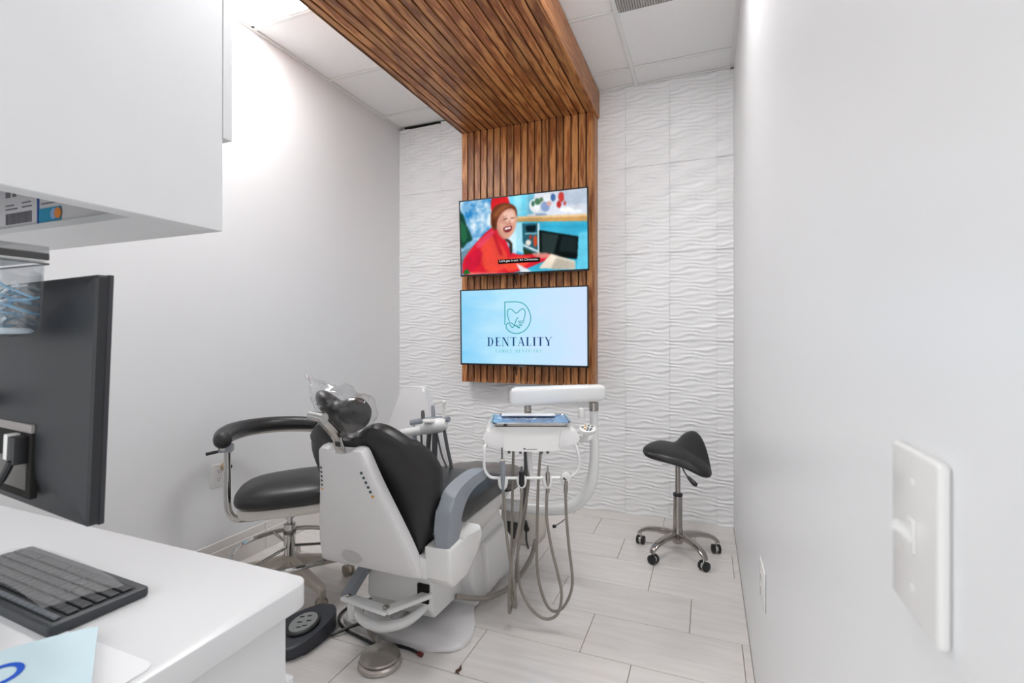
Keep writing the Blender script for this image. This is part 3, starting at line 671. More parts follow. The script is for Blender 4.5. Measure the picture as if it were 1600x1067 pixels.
part('link_arm', M().tube([(-1.36, 1.83, .33), (-1.365, 1.70, .25), (-1.355, 1.60, .205)], .028, 10, 3), GRYP, t)
part('floor_bellows', M().box(-1.30, -1.24, 1.70, 1.86, .024, .055, .01), WPLA, t)
part('supply_hose', M().tube([(-1.02, 1.9, .12), (-.93, 2.02, .07), (-.87, 2.2, .06), (-.86, 2.42, .09), (-.9, 2.62, .1)], .012, 8, 6), HOSE, t)

# clear film bag over the headrest
bo = smooth2([(-.17, .118), (-.12, .09), (-.06, .10), (.0, .095), (.045, .115), (.065, .075), (.125, .065), (.135, .0), (.10, -.07), (.03, -.10), (-.05, -.075), (-.10, -.03), (-.13, .04)], 5)
def bf(a, b, h):
    p = Vector((a, b, h)) * 24; n = noise.noise_vector(p) * .013 + noise.noise_vector(p * 3) * .005
    return hf(a + n.x, b + n.y, h * (.95 - 2.2 * max(0, b - .06) * 3) + n.z)
solo('headrest_cover', M().pillow(bo, bf, .05, .045, 2.2, 12), CLEAR, 'crumpled clear plastic cover bagged over the chair headrest', 'plastic cover', smooth=25)

# ------------------------------------------------------------------ delivery unit: head faces the camera, so a rotated root
DR = Vector((-.6930, 1.9624, 0)); ca, sa = math.cos(YAW), math.sin(YAW)
def dl(p):  # world -> delivery local
    x, y = p[0] - DR.x, p[1] - DR.y; return (x * ca + y * sa, -x * sa + y * ca, p[2])
t = thing('delivery_unit', 'white dentist instrument unit on a curved swing arm', 'dental unit', DR, YAW)
P = lambda n, m, mt, pr=None, **k: part(n, m, mt, pr or t, world=False, **k)
P('curved_post', M().tube([dl(p) for p in ((-1.12, 2.40, .37), (-.90, 2.37, .375), (-.70, 2.355, .392), (-.59, 2.35, .44), (-.525, 2.35, .535), (-.507, 2.35, .66), (-.508, 2.35, .80), (-.509, 2.35, .90))], [.03, .03, .03, .03, .028, .023, .02, .02], 16, 6), WMET)
P('post_collar', M().lathe([(.023, .895), (.023, .935)], dl((-.509, 2.35, 0)), 18), STEEL)
a0, a1 = Vector(dl((-.455, 2.36, .986))), Vector(dl((-.885, 2.20, .962)))
dv = (a1 - a0).normalized(); sd = Vector((-dv.y, dv.x, 0)).normalized(); rings = []
for k, s_ in ((0, .55), (.02, .85), (.06, 1), (.5, 1.03), (.94, 1.06), (.98, .9), (1, .6)):
    c = a0 + (a1 - a0) * k; hh = (.038 + .005 * k) * s_; ww = .04 * s_
    rings.append([c + sd * q[0] * ww + Vector((0, 0, q[1] * hh)) for q in rrect(-1, 1, -1, 1, .45, 4)])
P('parallel_arm', M().loft(rings), WMET)
pv = dl((-.80, 2.215, 0))
P('arm_pivot', M().lathe([(.017, .83), (.017, .935)], pv, 18), STEEL)
hd = M().prism(smooth2([(-.168, .866), (-.1, .868), (.1, .868), (.168, .866), (.19, .855), (.205, .825), (.207, .80), (.196, .788), (.15, .782), (.11, .772), (0, .768), (-.11, .772), (-.15, .782), (-.196, .788), (-.207, .80), (-.205, .825), (-.19, .855)], 3), lambda a, b, h: (a, h + (b - .80) * .25, b), .0, .30, .022, 4)
hdp = P('head', hd, WPLA)
for s_ in (-1, 1):
    P('side_cheek', M().prism(smooth2([(s_ * .13, .857), (s_ * .178, .852), (s_ * .197, .82), (s_ * .198, .803), (s_ * .15, .79), (s_ * .118, .786)], 3), lambda a, b, h: (a, h + (b - .80) * .25, b), -.004, .01, .003, 2), SHELL, hdp)
P('badge', M().box(-.033, -.024, -.006, -.003, .7735, .7825), BLKP, hdp)
P('badge_mark', M().box(-.0305, -.0265, -.0068, -.006, .7775, .7785).box(-.029, -.028, -.0068, -.006, .776, .780), WPLA, hdp)
P('badge_line', M().box(-.02, .025, -.006, -.004, .776, .7785), DGRY, hdp)
fr = [(-.19, .012, .80), (-.198, -.01, .785), (-.199, -.014, .72), (-.195, -.014, .69), (-.175, -.014, .665), (-.14, -.014, .659), (.0, -.014, .659), (.14, -.014, .661), (.178, -.014, .672), (.2, -.014, .70), (.203, -.014, .73), (.192, -.01, .785), (.185, .012, .80)]
P('hanger_rod', M().tube(fr, .0062, 10, 4), WMET)
hx = [-.1195, -.041, .068, .144]
hz = [.645, .65, .648, .662]
for x, z in zip(hx, hz):
    P('holder', M().pillow(smooth2([(x - .021, z + .01), (x, z + .028), (x + .021, z + .01), (x + .017, z - .022), (x, z - .034), (x - .017, z - .022)], 4), lambda a, b, h: (a, -.016 + h, b), .014, .018, 4, 5), WPLA)
for x in (-.094, -.045, .045, .072): P('nozzle', M().lathe([(.006, .752), (.006, .775)], (x, .03, 0), 10), DGRY)
P('drop_tube', M().tube([(-.008, .05, .775), (-.004, .03, .70), (.006, -.002, .64)], [.011, .011, .009], 10, 4), SHELL)
P('hose_bundle', M().tube([(-.018, .07, .78), (-.016, .08, .66), (-.03, .10, .5)], .014, 10, 4), DGRY)
kp = P('control_pad', M().pillow([(.0 + .038 * math.cos(k * .3307), .026 * math.sin(k * .3307)) for k in range(19)], lambda a, b, h: (.247 + a, .05 + b * .85 - h * .5, .853 + b * .52 + h * .85), .006, .02, 4, 5), WPLA)
for i, (a, b) in enumerate(((-.022, .004), (-.008, .012), (.006, .013), (.02, .008), (-.014, -.006), (.0, -.002), (.014, -.006), (-.004, -.014), (.008, -.015))):
    P('key', M().obox((.247 + a, .05 + b * .85 - .0035, .853 + b * .52 + .0062), (.009, .006, .0025), Matrix.Rotation(.55, 3, 'X')), bt2 if i in (1, 4) else bt1, kp)
P('pad_stem', M().tube([(.2, .09, .80), (.235, .08, .80), (.247, .06, .84)], .011, 10, 4), WPLA)
P('pull_handle', M().tube([(.225, .1, .80), (.262, .12, .795), (.285, .2, .79)], .013, 10, 3), WPLA)
P('handle_boss', M().lathe([(.014, .865), (.017, .88), (.014, .91), (.006, .915)], (.248, .25, 0), 12), WPLA)

# handpieces hanging in the unit, each with its own looping hose
def lp(px, d=2.08):  # the hose courses below are in the unit's own frame (metres)
    return px
H1 = [(-.117, -.016, .60), (-.104, -.018, .42), (-.087, -.015, .30), (-.071, -.01, .19), (-.064, .0, .13), (-.07, .02, .095), (-.083, .035, .14), (-.083, .05, .30), (-.08, .06, .55), (-.075, .07, .775)]
H2 = [(-.04, -.016, .60), (-.05, -.018, .47), (-.08, -.016, .33), (-.092, -.01, .19), (-.094, .01, .09), (-.088, .03, .075), (-.072, .04, .14), (-.055, .05, .32), (-.02, .06, .52), (-.005, .06, .775)]
H3 = [(.066, -.016, .60), (.064, -.02, .50), (.082, -.025, .38), (.111, -.03, .26), (.126, -.03, .18), (.115, -.02, .10), (.083, -.01, .065), (.04, .0, .065), (-.012, .012, .11), (-.048, .025, .19), (-.056, .035, .32), (-.045, .04, .45), (-.014, .05, .58), (.0, .06, .775)]
H4 = [(.144, -.016, .60), (.147, -.018, .50), (.158, -.02, .37), (.171, -.022, .26), (.168, -.02, .19), (.14, -.012, .12), (.105, -.0, .09), (.07, .01, .105), (.04, .02, .18), (.026, .03, .28), (.028, .04, .45), (.033, .05, .62), (.045, .06, .775)]
def handpiece(label, x, z, kind, hose):
    loc = Vector((DR.x + x * ca + .02 * sa, DR.y + x * sa - .02 * ca, 0))
    r = thing('handpiece', label, 'handpiece', loc, YAW, group='instruments hanging from the white delivery unit')
    sh_ = Vector((-x, .02, 0)); L = lambda p: Vector(p) + sh_
    q = lambda n, m, mt: part(n, m, mt, r, world=False)
    if kind == 'syringe':
        q('tip', M().tube([L((x - .004, -.03, .79)), L((x - .003, -.03, .735))], .0035, 8), DGRY); q('grip', M().tube([L((x - .003, -.031, .735)), L((x, -.031, .70)), L((x, -.03, .64)), L((x + .001, -.02, .60))], [.0125, .0115, .009, .0065], 12, 3), GRYP)
        q('trigger', M().tube([L((x - .01, -.034, .738)), L((x + .008, -.034, .738))], .008, 10), STEEL)
    elif kind == 'motor':
        q('tip', M().tube([L((x, -.03, .712)), L((x, -.03, .69))], [.005, .008], 10), DGRY); q('grip', M().tube([L((x, -.03, .69)), L((x, -.03, .64)), L((x, -.026, .63))], [.012, .0125, .009], 14), BLKP)
        q('coupling', M().tube([L((x, -.026, .632)), L((x, -.018, .60))], .0075, 10), STEEL)
    elif kind == 'turbine':
        q('tip', M().tube([L((x, -.03, .716)), L((x, -.03, .685))], [.002, .006], 10), STEEL); q('grip', M().tube([L((x, -.03, .685)), L((x, -.03, .66)), L((x, -.025, .63)), L((x, -.018, .60))], [.009, .0105, .009, .008], 12, 2), PALU)
    else:
        q('grip', M().tube([L((x, -.03, .652)), L((x, -.02, .60))], [.0095, .0085], 12), STEEL); q('tip', M().tube([L((x, -.032, .655)), L((x - .012, -.034, .665))], .005, 8), DGRY)
    q('hose', M().tube([L(p) for p in hose], .0062, 8, 6), HOSE)
handpiece('grey air-water syringe, leftmost in the white holders', hx[0], 0, 'syringe', H1)
handpiece('black-gripped motor handpiece, second from left in the white holders', hx[1], 0, 'motor', H2)
handpiece('pointed metal handpiece, third from left in the white holders', hx[2], 0, 'turbine', H3)
handpiece('bare hose connector in the rightmost white holder', hx[3], 0, 'plain', H4)

# instrument tray lying on the unit
TO = Vector((DR.x + .12 * -sa, DR.y + .12 * ca, .8695))
t = thing('instrument_tray', 'shallow steel instrument tray wrapped in blue film on the white unit', 'tray', TO, YAW)
Q = lambda n, m, mt, pr=None, **k: part(n, m, mt, pr or t, world=False, **k)
rings = []
for w, d, z in ((.150, .10, .0), (.160, .108, .004), (.168, .116, .018), (.173, .121, .019), (.173, .121, .017), (.166, .114, .015), (.158, .106, .005), (.02, .02, .004)):
    rings.append([(a, b, z) for a, b in rrect(-w, w, -d, d, min(.03, w * .5), 5)])
Q('pan', M().loft(rings), CHRM)
vv = []; ff = []; nx, ny = 30, 18
for i in range(ny + 1):
    for j in range(nx + 1):
        a = -.163 + .326 * j / nx; b = -.111 + .222 * i / ny; e = max(abs(a) / .163, abs(b) / .111)
        vv.append((a, b, .0065 + .0085 * max(0, (e - .8) / .2) + .0022 * noise.noise(Vector((a * 45, b * 60, 0)))))
for i in range(ny):
    for j in range(nx): k = i * (nx + 1) + j; ff.append([k, k + 1, k + nx + 2, k + nx + 1])
Q('blue_wrap', M().add(vv, ff), mat('blue_film', '#5b93d0', .15, noise_amt=.25, nscale=25, coat=.6), label='crinkled blue film lining')
Q('clear_wrap', M().add([(x * 1.02, y * 1.02, z + .006 + .003 * noise.noise(Vector((x * 70, y * 50, 4)))) for x, y, z in vv], ff), CLEAR)
Q('tray_liner', M().box(-.13, .12, .06, .112, .016, .024, .003, 1), WPLA)

# ------------------------------------------------------------------ assistant tower and arm on the far side of the chair
t = thing('assistant_unit', 'tapered white utility tower with suction arm behind the dental chair', 'dental unit', (-1.65, 2.5, 0))
to_ = smooth2([(-.066, .945), (0, .949), (.066, .945), (.086, .92), (.13, .80), (.195, .66), (.225, .56), (.225, .40), (.21, .2), (.2, .012), (0, .012), (-.2, .012), (-.21, .2), (-.225, .40), (-.225, .56), (-.19, .66), (-.13, .80), (-.086, .92)], 3)
part('tower', M().prism(to_, lambda a, b, h: (-1.648 + a, 2.50 + h + .05 * (b - .5), b), 0, .055, .018, 3), SHELL, t)
arm = part('swing_arm', M().tube([(-1.66, 2.50, .66), (-1.64, 2.40, .685), (-1.58, 2.32, .712), (-1.48, 2.30, .735), (-1.42, 2.30, .752)], [.025, .025, .025, .025, .027], 14, 5), WMET, t)
part('arm_head', M().tube([(-1.44, 2.30, .745), (-1.40, 2.30, .762), (-1.33, 2.30, .778), (-1.295, 2.305, .788)], [.026, .04, .04, .024], 16, 4), WMET, arm)
part('arm_cap', M().lathe([(.04, .795), (.042, .80), (.04, .806), (.03, .808)], (-1.382, 2.285, 0), 22), WPLA, arm)
part('holder_bar', M().tube([(-1.525, 2.315, .775), (-1.45, 2.33, .79), (-1.37, 2.335, .803), (-1.288, 2.32, .808)], .0155, 8, 4), GRYP, t)
for x, y, z, l, mt in ((-1.453, 2.33, .79, .055, DGRY), (-1.392, 2.335, .80, .075, GRYP), (-1.318, 2.325, .81, .09, WPLA)):
    sh_ = part('suction_handle', M().tube([(x, y, z - .03), (x - .002, y, z + l * .6), (x - .004, y, z + l)], [.011, .011, .008], 12, 2), mt, t)
    if mt is WPLA: part('nozzle', M().tube([(x - .004, y, z + l), (x + .014, y - .02, z + l - .006)], .009, 10), mt, sh_)
part('hand_valve', M().tube([(-1.50, 2.31, .765), (-1.488, 2.30, .70), (-1.478, 2.30, .63)], [.007, .012, .012], 10, 3), GRYP, t)
for pts, r in (([(-1.478, 2.30, .64), (-1.475, 2.31, .5), (-1.5, 2.38, .35)], .012), ([(-1.448, 2.30, .74), (-1.445, 2.31, .6), (-1.45, 2.36, .4)], .006), ([(-1.395, 2.30, .735), (-1.41, 2.31, .62), (-1.43, 2.36, .42)], .013), ([(-1.36, 2.30, .74), (-1.37, 2.31, .6), (-1.4, 2.36, .42)], .016), ([(-1.35, 2.30, .735), (-1.32, 2.30, .62), (-1.285, 2.30, .54), (-1.3, 2.32, .45)], .005), ([(-1.31, 2.30, .78), (-1.285, 2.30, .66), (-1.258, 2.30, .545), (-1.268, 2.29, .52), (-1.30, 2.30, .50)], .0095)):
    part('suction_hose', M().tube(pts, r, 8, 5), DGRY, t)

# ------------------------------------------------------------------ stools
def caster(m, c, ang, r=.027, w=.045, mi_w=0, mi_h=1):
    d = Vector((math.cos(ang), math.sin(ang), 0)); s_ = Vector((-d.y, d.x, 0)); z = Vector((0, 0, 1))
    for s in (-1, 1):
        base = Vector(c) + s_ * s * (w * .14)
        m.lathe([(r * .75, 0), (r, .004), (r, w * .30), (r * .8, w * .36), (r * .2, w * .37)], n=18, fn=lambda p: base + d * p.x + z * p.y + s_ * s * p.z, mi=mi_w)
    m.tube([Vector(c) + s_ * -w * .14, Vector(c) + s_ * w * .14], r * .8, 14, mi=mi_h)
    m.tube([Vector(c) + z * r * .5, Vector(c) + z * (r + .02)], .007, 8, mi=mi_h)
SX, SY = -1.91, 1.84
t = thing('operator_stool', 'black padded stool with curved armrest bar and chrome foot ring', 'stool', (SX, SY, 0))
part('hub', M().lathe([(.045, .085), (.052, .11), (.05, .15), (.036, .178), (.03, .18)], (SX, SY, 0), 20), TAUP, t)
for k in range(5):
    a = math.radians(-16 + 72 * k); d = Vector((math.cos(a), math.sin(a), 0)); s_ = Vector((-d.y, d.x, 0)); c = Vector((SX, SY, 0)); rings = []
    for r, zt, zb, w in ((.03, .172, .10, .022), (.12, .150, .095, .021), (.24, .125, .088, .019), (.275, .118, .082, .017), (.292, .108, .062, .015), (.297, .098, .060, .013)):
        rings.append([c + d * r + s_ * q[0] * w + Vector((0, 0, (zt + zb) / 2 + q[1] * (zt - zb) / 2)) for q in rrect(-1, 1, -1, 1, .3, 2)])
    lg_ = part('leg', M().loft(rings), TAUP, t)
    cm = M(); caster(cm, c + d * .285 + Vector((0, 0, .029)), a + 1.1 + .7 * k, .029, .05)
    part('caster', cm, [mat('caster_taupe', '#a1968a', .5), TAUP], lg_)
part('column', M().lathe([(.027, .17), (.027, .275), (.029, .28), (.029, .285), (.0285, .335), (.024, .338)], (SX, SY, 0), 22), CHRM, t)
part('gas_rod', M().lathe([(.014, .33), (.014, .36), (.021, .362), (.021, .418)], (SX, SY, 0), 18), CHRM, t)
rg = part('foot_ring', M().tube([(SX + .255 * math.cos(k * math.pi / 24), SY + .255 * math.sin(k * math.pi / 24), .215) for k in range(48)], .0125, 10, closed=True), CHRM, t)
for k in range(3):
    a = .6 + 2.094 * k; part('ring_spoke', M().tube([(SX + .028 * math.cos(a), SY + .028 * math.sin(a), .225), (SX + .25 * math.cos(a), SY + .25 * math.sin(a), .216)], .007, 8), CHRM, rg)
part('ring_knob', M().lathe([(.012, 0), (.02, .01), (.02, .03), (.012, .036)], n=14, fn=lambda p: Vector((SX + .02, SY - .055, .135)) + Vector((p.x, -p.z, p.y))), mat('knob_tan', '#c4b49c', .5), t)
sa_ = math.radians(41)
def seatf(a, b, h, z0=.497, dz=0):
    x = a * math.cos(sa_) - b * math.sin(sa_); y = a * math.sin(sa_) + b * math.cos(sa_); return (SX + .0 + x, SY + y, z0 + h + .10 * a * .5)
part('seat_pan', M().pillow(smooth2([(-.222, 0), (-.185, .145), (0, .195), (.2, .18), (.24, 0), (.2, -.18), (0, -.195), (-.185, -.145)], 5), lambda a, b, h: seatf(a, b, h, .448), .03, .03, 5, 6), mat('seat_pan_white', '#d8d2c9', .4), t)
part('seat', M().pillow(smooth2([(-.236, 0), (-.195, .16), (0, .212), (.205, .19), (.25, 0), (.205, -.19), (0, -.212), (-.195, -.16)], 5), lambda a, b, h: seatf(a, b, h, .50), .075, .045, 2.6, 8), BLKV, t)
av = Vector((-.75, -.66, 0)).normalized(); c0 = Vector((SX, SY, 0))
part('arm_tube', M().tube([c0 + av * .01 + Vector((0, 0, .385)), c0 + av * .15 + Vector((0, 0, .38)), c0 + av * .23 + Vector((0, 0, .385)), c0 + av * .262 + Vector((0, 0, .42)), c0 + av * .27 + Vector((0, 0, .48)), c0 + av * .27 + Vector((0, 0, .60)), c0 + av * .27 + Vector((0, 0, .72))], .0155, 12, 6), CHRM, t)
part('arm_sleeve', M().lathe([(.025, .365), (.025, .405)], (SX, SY, 0), 18), CHRM, t)
pts = []; base = 221
for k in range(9):
    a = math.radians(236 - (236 - 112) * k / 8); pts.append((SX + .285 * math.cos(a), SY + .285 * math.sin(a), .775 + .012 * math.sin(k / 8 * math.pi)))
def padp(q): return (SX + .285 * math.cos(math.radians(q)), SY + .285 * math.sin(math.radians(q)), .775)
part('armrest_pad', M().tube([padp(240.5), padp(239), padp(235)] + pts[1:-1] + [padp(112), padp(108), padp(106.5)], [.006, .026, .039, .043, .043, .041, .039, .038, .037, .036, .034, .024, .005], 16, 4), BLKV, t)
part('armrest_plate', M().tube([(p[0], p[1], p[2] - .037) for p in pts[:9]], .011, 8, 4), mat('seat_pan_white', '#d8d2c9'), t)
part('arm_clamp', M().obox(c0 + av * .275 + Vector((0, 0, .725)), (.06, .05, .035), Matrix.Rotation(sa_, 3, 'Z'), .006), GRYP, t)
part('arm_lever', M().tube([c0 + av * .28 + Vector((0, 0, .715)), c0 + av * .35 + Vector((0, -.01, .705))], [.006, .009], 8), BLKP, t)

QX, QY = -.158, 2.99
t = thing('saddle_stool', 'black saddle seat stool on a polished five-star base by the tiled wall', 'stool', (QX, QY, 0))
c = Vector((QX, QY, 0))
part('hub', M().lathe([(.028, .062), (.034, .075), (.033, .105), (.027, .14), (.0255, .16)], c, 22), PALU, t)
for k in range(5):
    a = math.radians(22 + 72 * k); d = Vector((math.cos(a), math.sin(a), 0)); s_ = Vector((-d.y, d.x, 0)); rings = []
    for r, zt, zb, w in ((.02, .125, .08, .018), (.06, .128, .092, .020), (.12, .124, .096, .019), (.18, .112, .088, .019), (.215, .096, .072, .018), (.232, .080, .060, .016), (.238, .070, .058, .012)):
        rings.append([c + d * r + s_ * q[0] * w + Vector((0, 0, (zt + zb) / 2 + q[1] * (zt - zb) / 2)) for q in rrect(-1, 1, -1, 1, .6, 3)])
    lg_ = part('leg', M().loft(rings), PALU, t)
    cm = M(); caster(cm, c + d * .222 + Vector((0, 0, .0255)), 1.9 + 1.3 * k, .0255, .048)
    part('caster', cm, [BLKP, CHRM], lg_)
part('lower_column', M().lathe([(.026, .13), (.025, .335)], c, 22), PALU, t)
part('column_collar', M().lathe([(.0265, .332), (.0265, .346), (.018, .347)], c, 20), BLKP, t)
part('gas_rod', M().lathe([(.0145, .33), (.0145, .53)], c, 18), PALU, t)
part('seat_mount', M().lathe([(.02, .515), (.035, .535), (.06, .56), (.06, .57)], c, 20), BLKP, t)
def sad(a, b, h): return (QX + a, QY + b, .585 + h - .26 * a + .28 * b - .9 * a * a + 4.2 * max(0, b + .02) * max(0, a + .03))
part('seat', M().pillow(smooth2([(-.19, -.03), (-.165, -.1), (-.07, -.125), (.04, -.12), (.14, -.12), (.182, -.06), (.165, .03), (.125, .11), (.075, .15), (.02, .135), (-.03, .065), (-.13, .045)], 5), sad, .034, .04, 2.6, 8), BLKV, t)
part('seat_tag', M().box(QX - .075, QX - .035, QY - .132, QY - .128, .535, .54), mat('tag_grey', '#b9b9b9', .5), t)
lv = part('height_lever', M().tube([(QX + .01, QY - .03, .545), (QX + .04, QY - .10, .50), (QX + .065, QY - .13, .475)], .004, 8, 3), BLKP, t)
part('lever_paddle', M().tube([(QX + .06, QY - .125, .480), (QX + .09, QY - .145, .455), (QX + .108, QY - .15, .446)], [.008, .014, .009], 10, 3), BLKP, lv)

# ------------------------------------------------------------------ foot controls and cables on the floor
t = thing('foot_control', 'dark blue-grey foot control with ribbed pad on the floor beside the counter', 'foot pedal', (-1.55, 1.565, 0))
fo = smooth2([(-.09, -.13), (.0, -.15), (.065, -.11), (.085, -.02), (.075, .09), (.03, .155), (-.03, .14), (-.09, .06), (-.11, -.04)], 4)
def ff_(a, b, h): return (-1.55 + a, 1.565 + b, h * (.62 + 1.3 * (b + .15)) if h > .02 else h)
part('housing', M().prism(fo, ff_, .001, .075, .012, 3), mat('pedal_blue_grey', '#34373f', .45), t)
pd = part('tread', M().pillow([(.0 + .06 * math.cos(k * .2618), .0 + .075 * math.sin(k * .2618)) for k in range(24)], lambda a, b, h: (-1.55 + a, 1.565 + b, .068 + .10 * b + h), .009, .009, 4, 5), BLKP, t)
part('tread_grip', M().pillow([(.0 + .05 * math.cos(k * .2618), .0 + .064 * math.sin(k * .2618)) for k in range(24)], lambda a, b, h: (-1.55 + a, 1.565 + b, .074 + .10 * b + h), .005, .004, 6, 5), mat('tread_grey', '#8f9292', .5), pd)
for a, b in ((-.025, .02), (.0, .035), (.02, .01), (-.01, -.01), (.01, -.035), (.025, -.02)): part('tread_slot', M().obox((-1.55 + a, 1.565 + b, .0785 + .10 * b), (.018, .007, .003), Matrix.Rotation(.5, 3, 'Z')), BLKP, pd)
t = thing('foot_pedal', 'round brushed steel disc foot pedal on the floor', 'foot pedal', (-1.165, 1.56, 0))
part('base_ring', M().lathe([(.080, .001), (.083, .006), (.081, .016), (.072, .022)], (-1.165, 1.56, 0), 32), mat('pedal_ring', '#b9b2ab', .35, .6), t)
part('disc', M().lathe([(.073, .024), (.076, .03), (.074, .036), (.04, .046), (.012, .052), (.002, .053)], (-1.165, 1.56, .002), 32), mat('disc_steel', '#b4afa8', .28, 1.), t)
part('hose_joint', M().tube([(-1.215, 1.615, .03), (-1.255, 1.655, .025)], [.014, .011], 10), STEEL, t)
part('hose', M().tube([(-1.25, 1.65, .022), (-1.33, 1.70, .018), (-1.42, 1.78, .016), (-1.47, 1.87, .02), (-1.44, 1.93, .03), (-1.36, 1.93, .05)], .0085, 8, 6), HOSE, t)
solo('power_cable', M().tube([(-1.475, 1.60, .02), (-1.45, 1.63, .012), (-1.38, 1.70, .03), (-1.30, 1.72, .034), (-1.25, 1.76, .05)], .007, 8, 6), BLKP, 'black cable running from the foot control under the dental chair', 'cable')
solo('looped_cable', M().tube([(-1.23, 1.63, .010), (-1.33, 1.655, .009), (-1.44, 1.68, .010), (-1.52, 1.74, .010), (-1.53, 1.83, .010), (-1.48, 1.91, .012), (-1.41, 1.95, .04)], .006, 8, 6), BLKP, 'black cable looping on the floor behind the steel pedal', 'cable')
solo('loose_cable_end', M().tube([(-1.215, 1.655, .009), (-1.17, 1.665, .010), (-1.10, 1.665, .010), (-1.05, 1.655, .010)], .006, 8, 5).tube([(-1.055, 1.656, .010), (-1.035, 1.652, .010)], .009, 8, mi=1), [BLKP, mat('cable_tip_red', '#6d2a26', .6)], 'short black cable end with red tip against the chair base plate', 'cable')

# utility box near the back wall, and two bits on the floor
t = thing('floor_utility_box', 'low cream utility box on the floor in front of the chair foot', 'utility box', (-1.06, 2.86, 0))
part('casing', M().box(-1.17, -.94, 2.76, 2.95, .001, .215, .008, 2), mat('cream_plastic', '#d9d2c8', .4), t)
part('lower_or_shade_panel', M().box(-1.145, -1.06, 2.752, 2.762, .03, .13, .002, 1), mat('box_dark', '#4a4c4b', .6), t)
part('plug', M().tube([(-1.0, 2.755, .10), (-1.0, 2.735, .12), (-1.003, 2.73, .16)], [.016, .016, .01], 10, 3).tube([(-1.0, 2.74, .10), (-.99, 2.72, .04), (-.97, 2.70, .012)], .006, 8, 4), BLKP, t)
solo('black_stopper', M().lathe([(.010, .0005), (.013, .006), (.012, .014), (.006, .018)], (-.931, 3.088, 0), 14).tube([(-.931, 3.095, .006), (-.915, 3.17, .004), (-.904, 3.242, .004)], .0025, 6, 4), BLKP, 'tiny black stopper with a short wire lying on the floor tiles', 'stopper')
solo('brown_scrap', M().tube([(-.872, 1.665, .003), (-.862, 1.64, .006), (-.872, 1.628, .004), (-.855, 1.618, .004)], [.002, .005, .004, .002], 6, 3), mat('scrap_brown', '#5a3a30', .8), 'tiny curled brown scrap lying on the floor tile', 'scrap')

# ------------------------------------------------------------------ counter, overhead cabinet
t = thing('counter_cabinet', 'white laminate base cabinet under the counter top', 'cabinet', (-1.6, .4, 0))
part('carcass', M().box(XL + .003, -.772, .02, .735, .09, .712, .002, 1), WLAM, t)
part('plinth', M().box(XL + .003, -.85, .06, .69, .001, .09), WLAM, t)
for k, (a, b) in enumerate(((-1.33, -.774), (-1.87, -1.335), (XL + .01, -1.875))):
    dr = part('drawer_front', M().box(a, b, .736, .757, .1, .575, .002, 1), WLAM, t); part('pull', M().box((a + b) / 2 - .06, (a + b) / 2 + .06, .757, .775, .53, .54, .002, 1), STEEL, dr)
wo = [(XL + .002, .0), (-.757, .0)] + [(-.757 - .032 + .032 * math.cos(math.radians(a)), .785 - .032 + .032 * math.sin(math.radians(a))) for a in range(0, 91, 10)] + [(XL + .002, .785)]
solo('worktop', M().prism(wo, XYZ, .713, .76, .0015, 2), WLAM, 'white counter top with a rounded corner beneath the keyboard', 'counter top')
t = thing('overhead_cabinet', 'white overhead cabinet with an open shelf underneath at upper left', 'cabinet', (-1.7, .6, 1.5))
part('end_panel', M().box(-1.089, -1.041, .10, .807, 1.5, 2.62, .0015, 1), WLAM, t)
part('body', M().box(XL + .003, -1.0895, .123, .806, 1.77, 2.62, .001, 1), WLAM, t)
part('rear_shade_panel', M().box(XL + .003, -1.0895, .10, .122, 1.5, 2.62, .001, 1), WLAM, t)  # unseen panel, added to keep light off the cartons
part('lower_or_shade_panel', M().box(XL + .003, -1.0895, .1225, .405, 1.5, 1.516, .001, 1), WLAM, t)  # another unseen panel, added to darken the open shelf from below
part('shelf', M().box(XL + .003, -1.0895, .640, .806, 1.5, 1.516, .001, 1), WLAM, t)
for a, b in ((-1.73, -1.041), (XL + .003, -1.735)):
    dr = part('door', M().box(a, b, .808, .832, 1.717, 2.62, .0015, 1), WLAM, t); part('pull', M().box((a + b) / 2 - .06, (a + b) / 2 + .06, .832, .848, 1.73, 1.74, .002, 1), STEEL, dr)
inkg = mat('print_grey', '#77757a', .7); inkb = mat('print_blue', '#1f4f9c', .6); inkt = mat('print_teal', '#2b93b8', .6); inko = mat('print_orange', '#e08a3c', .6); card = mat('carton_white', '#d5d3d6', .6)
def carton(label, x0, x1, z1, prints):
    t = thing('carton', label, 'carton', ((x0 + x1) / 2, .72, 1.517), group='cartons on the open shelf')
    part('box', M().box(x0, x1, .652, .79, 1.517, z1, .0015, 1), card, t)
    for n, m_, a, b, c_, d in prints: part(n, M().box(a, b, .6508, .6526, c_, d), m_, t)
bars = []
random.seed(3); x = -1.579
while x < -1.468:
    w = random.choice((.002, .003, .005)); bars.append(('barcode_bar', inkg, x, x + w, 1.527, 1.553)); x += w + random.choice((.002, .003))
carton('white carton with a printed barcode on the open shelf', -1.80, -1.450, 1.68, bars + [('print_line', inkg, -1.58, -1.53, 1.562, 1.565), ('print_line', inkg, -1.58, -1.545, 1.571, 1.574), ('print_line', inkg, -1.51, -1.47, 1.563, 1.566), ('print_line', inkg, -1.51, -1.475, 1.573, 1.576), ('print_block', inkg, -1.58, -1.56, 1.592, 1.606), ('print_block', inkg, -1.55, -1.535, 1.592, 1.606), ('print_block', inkg, -1.52, -1.508, 1.594, 1.606), ('print_block', inkg, -1.495, -1.47, 1.594, 1.606)])
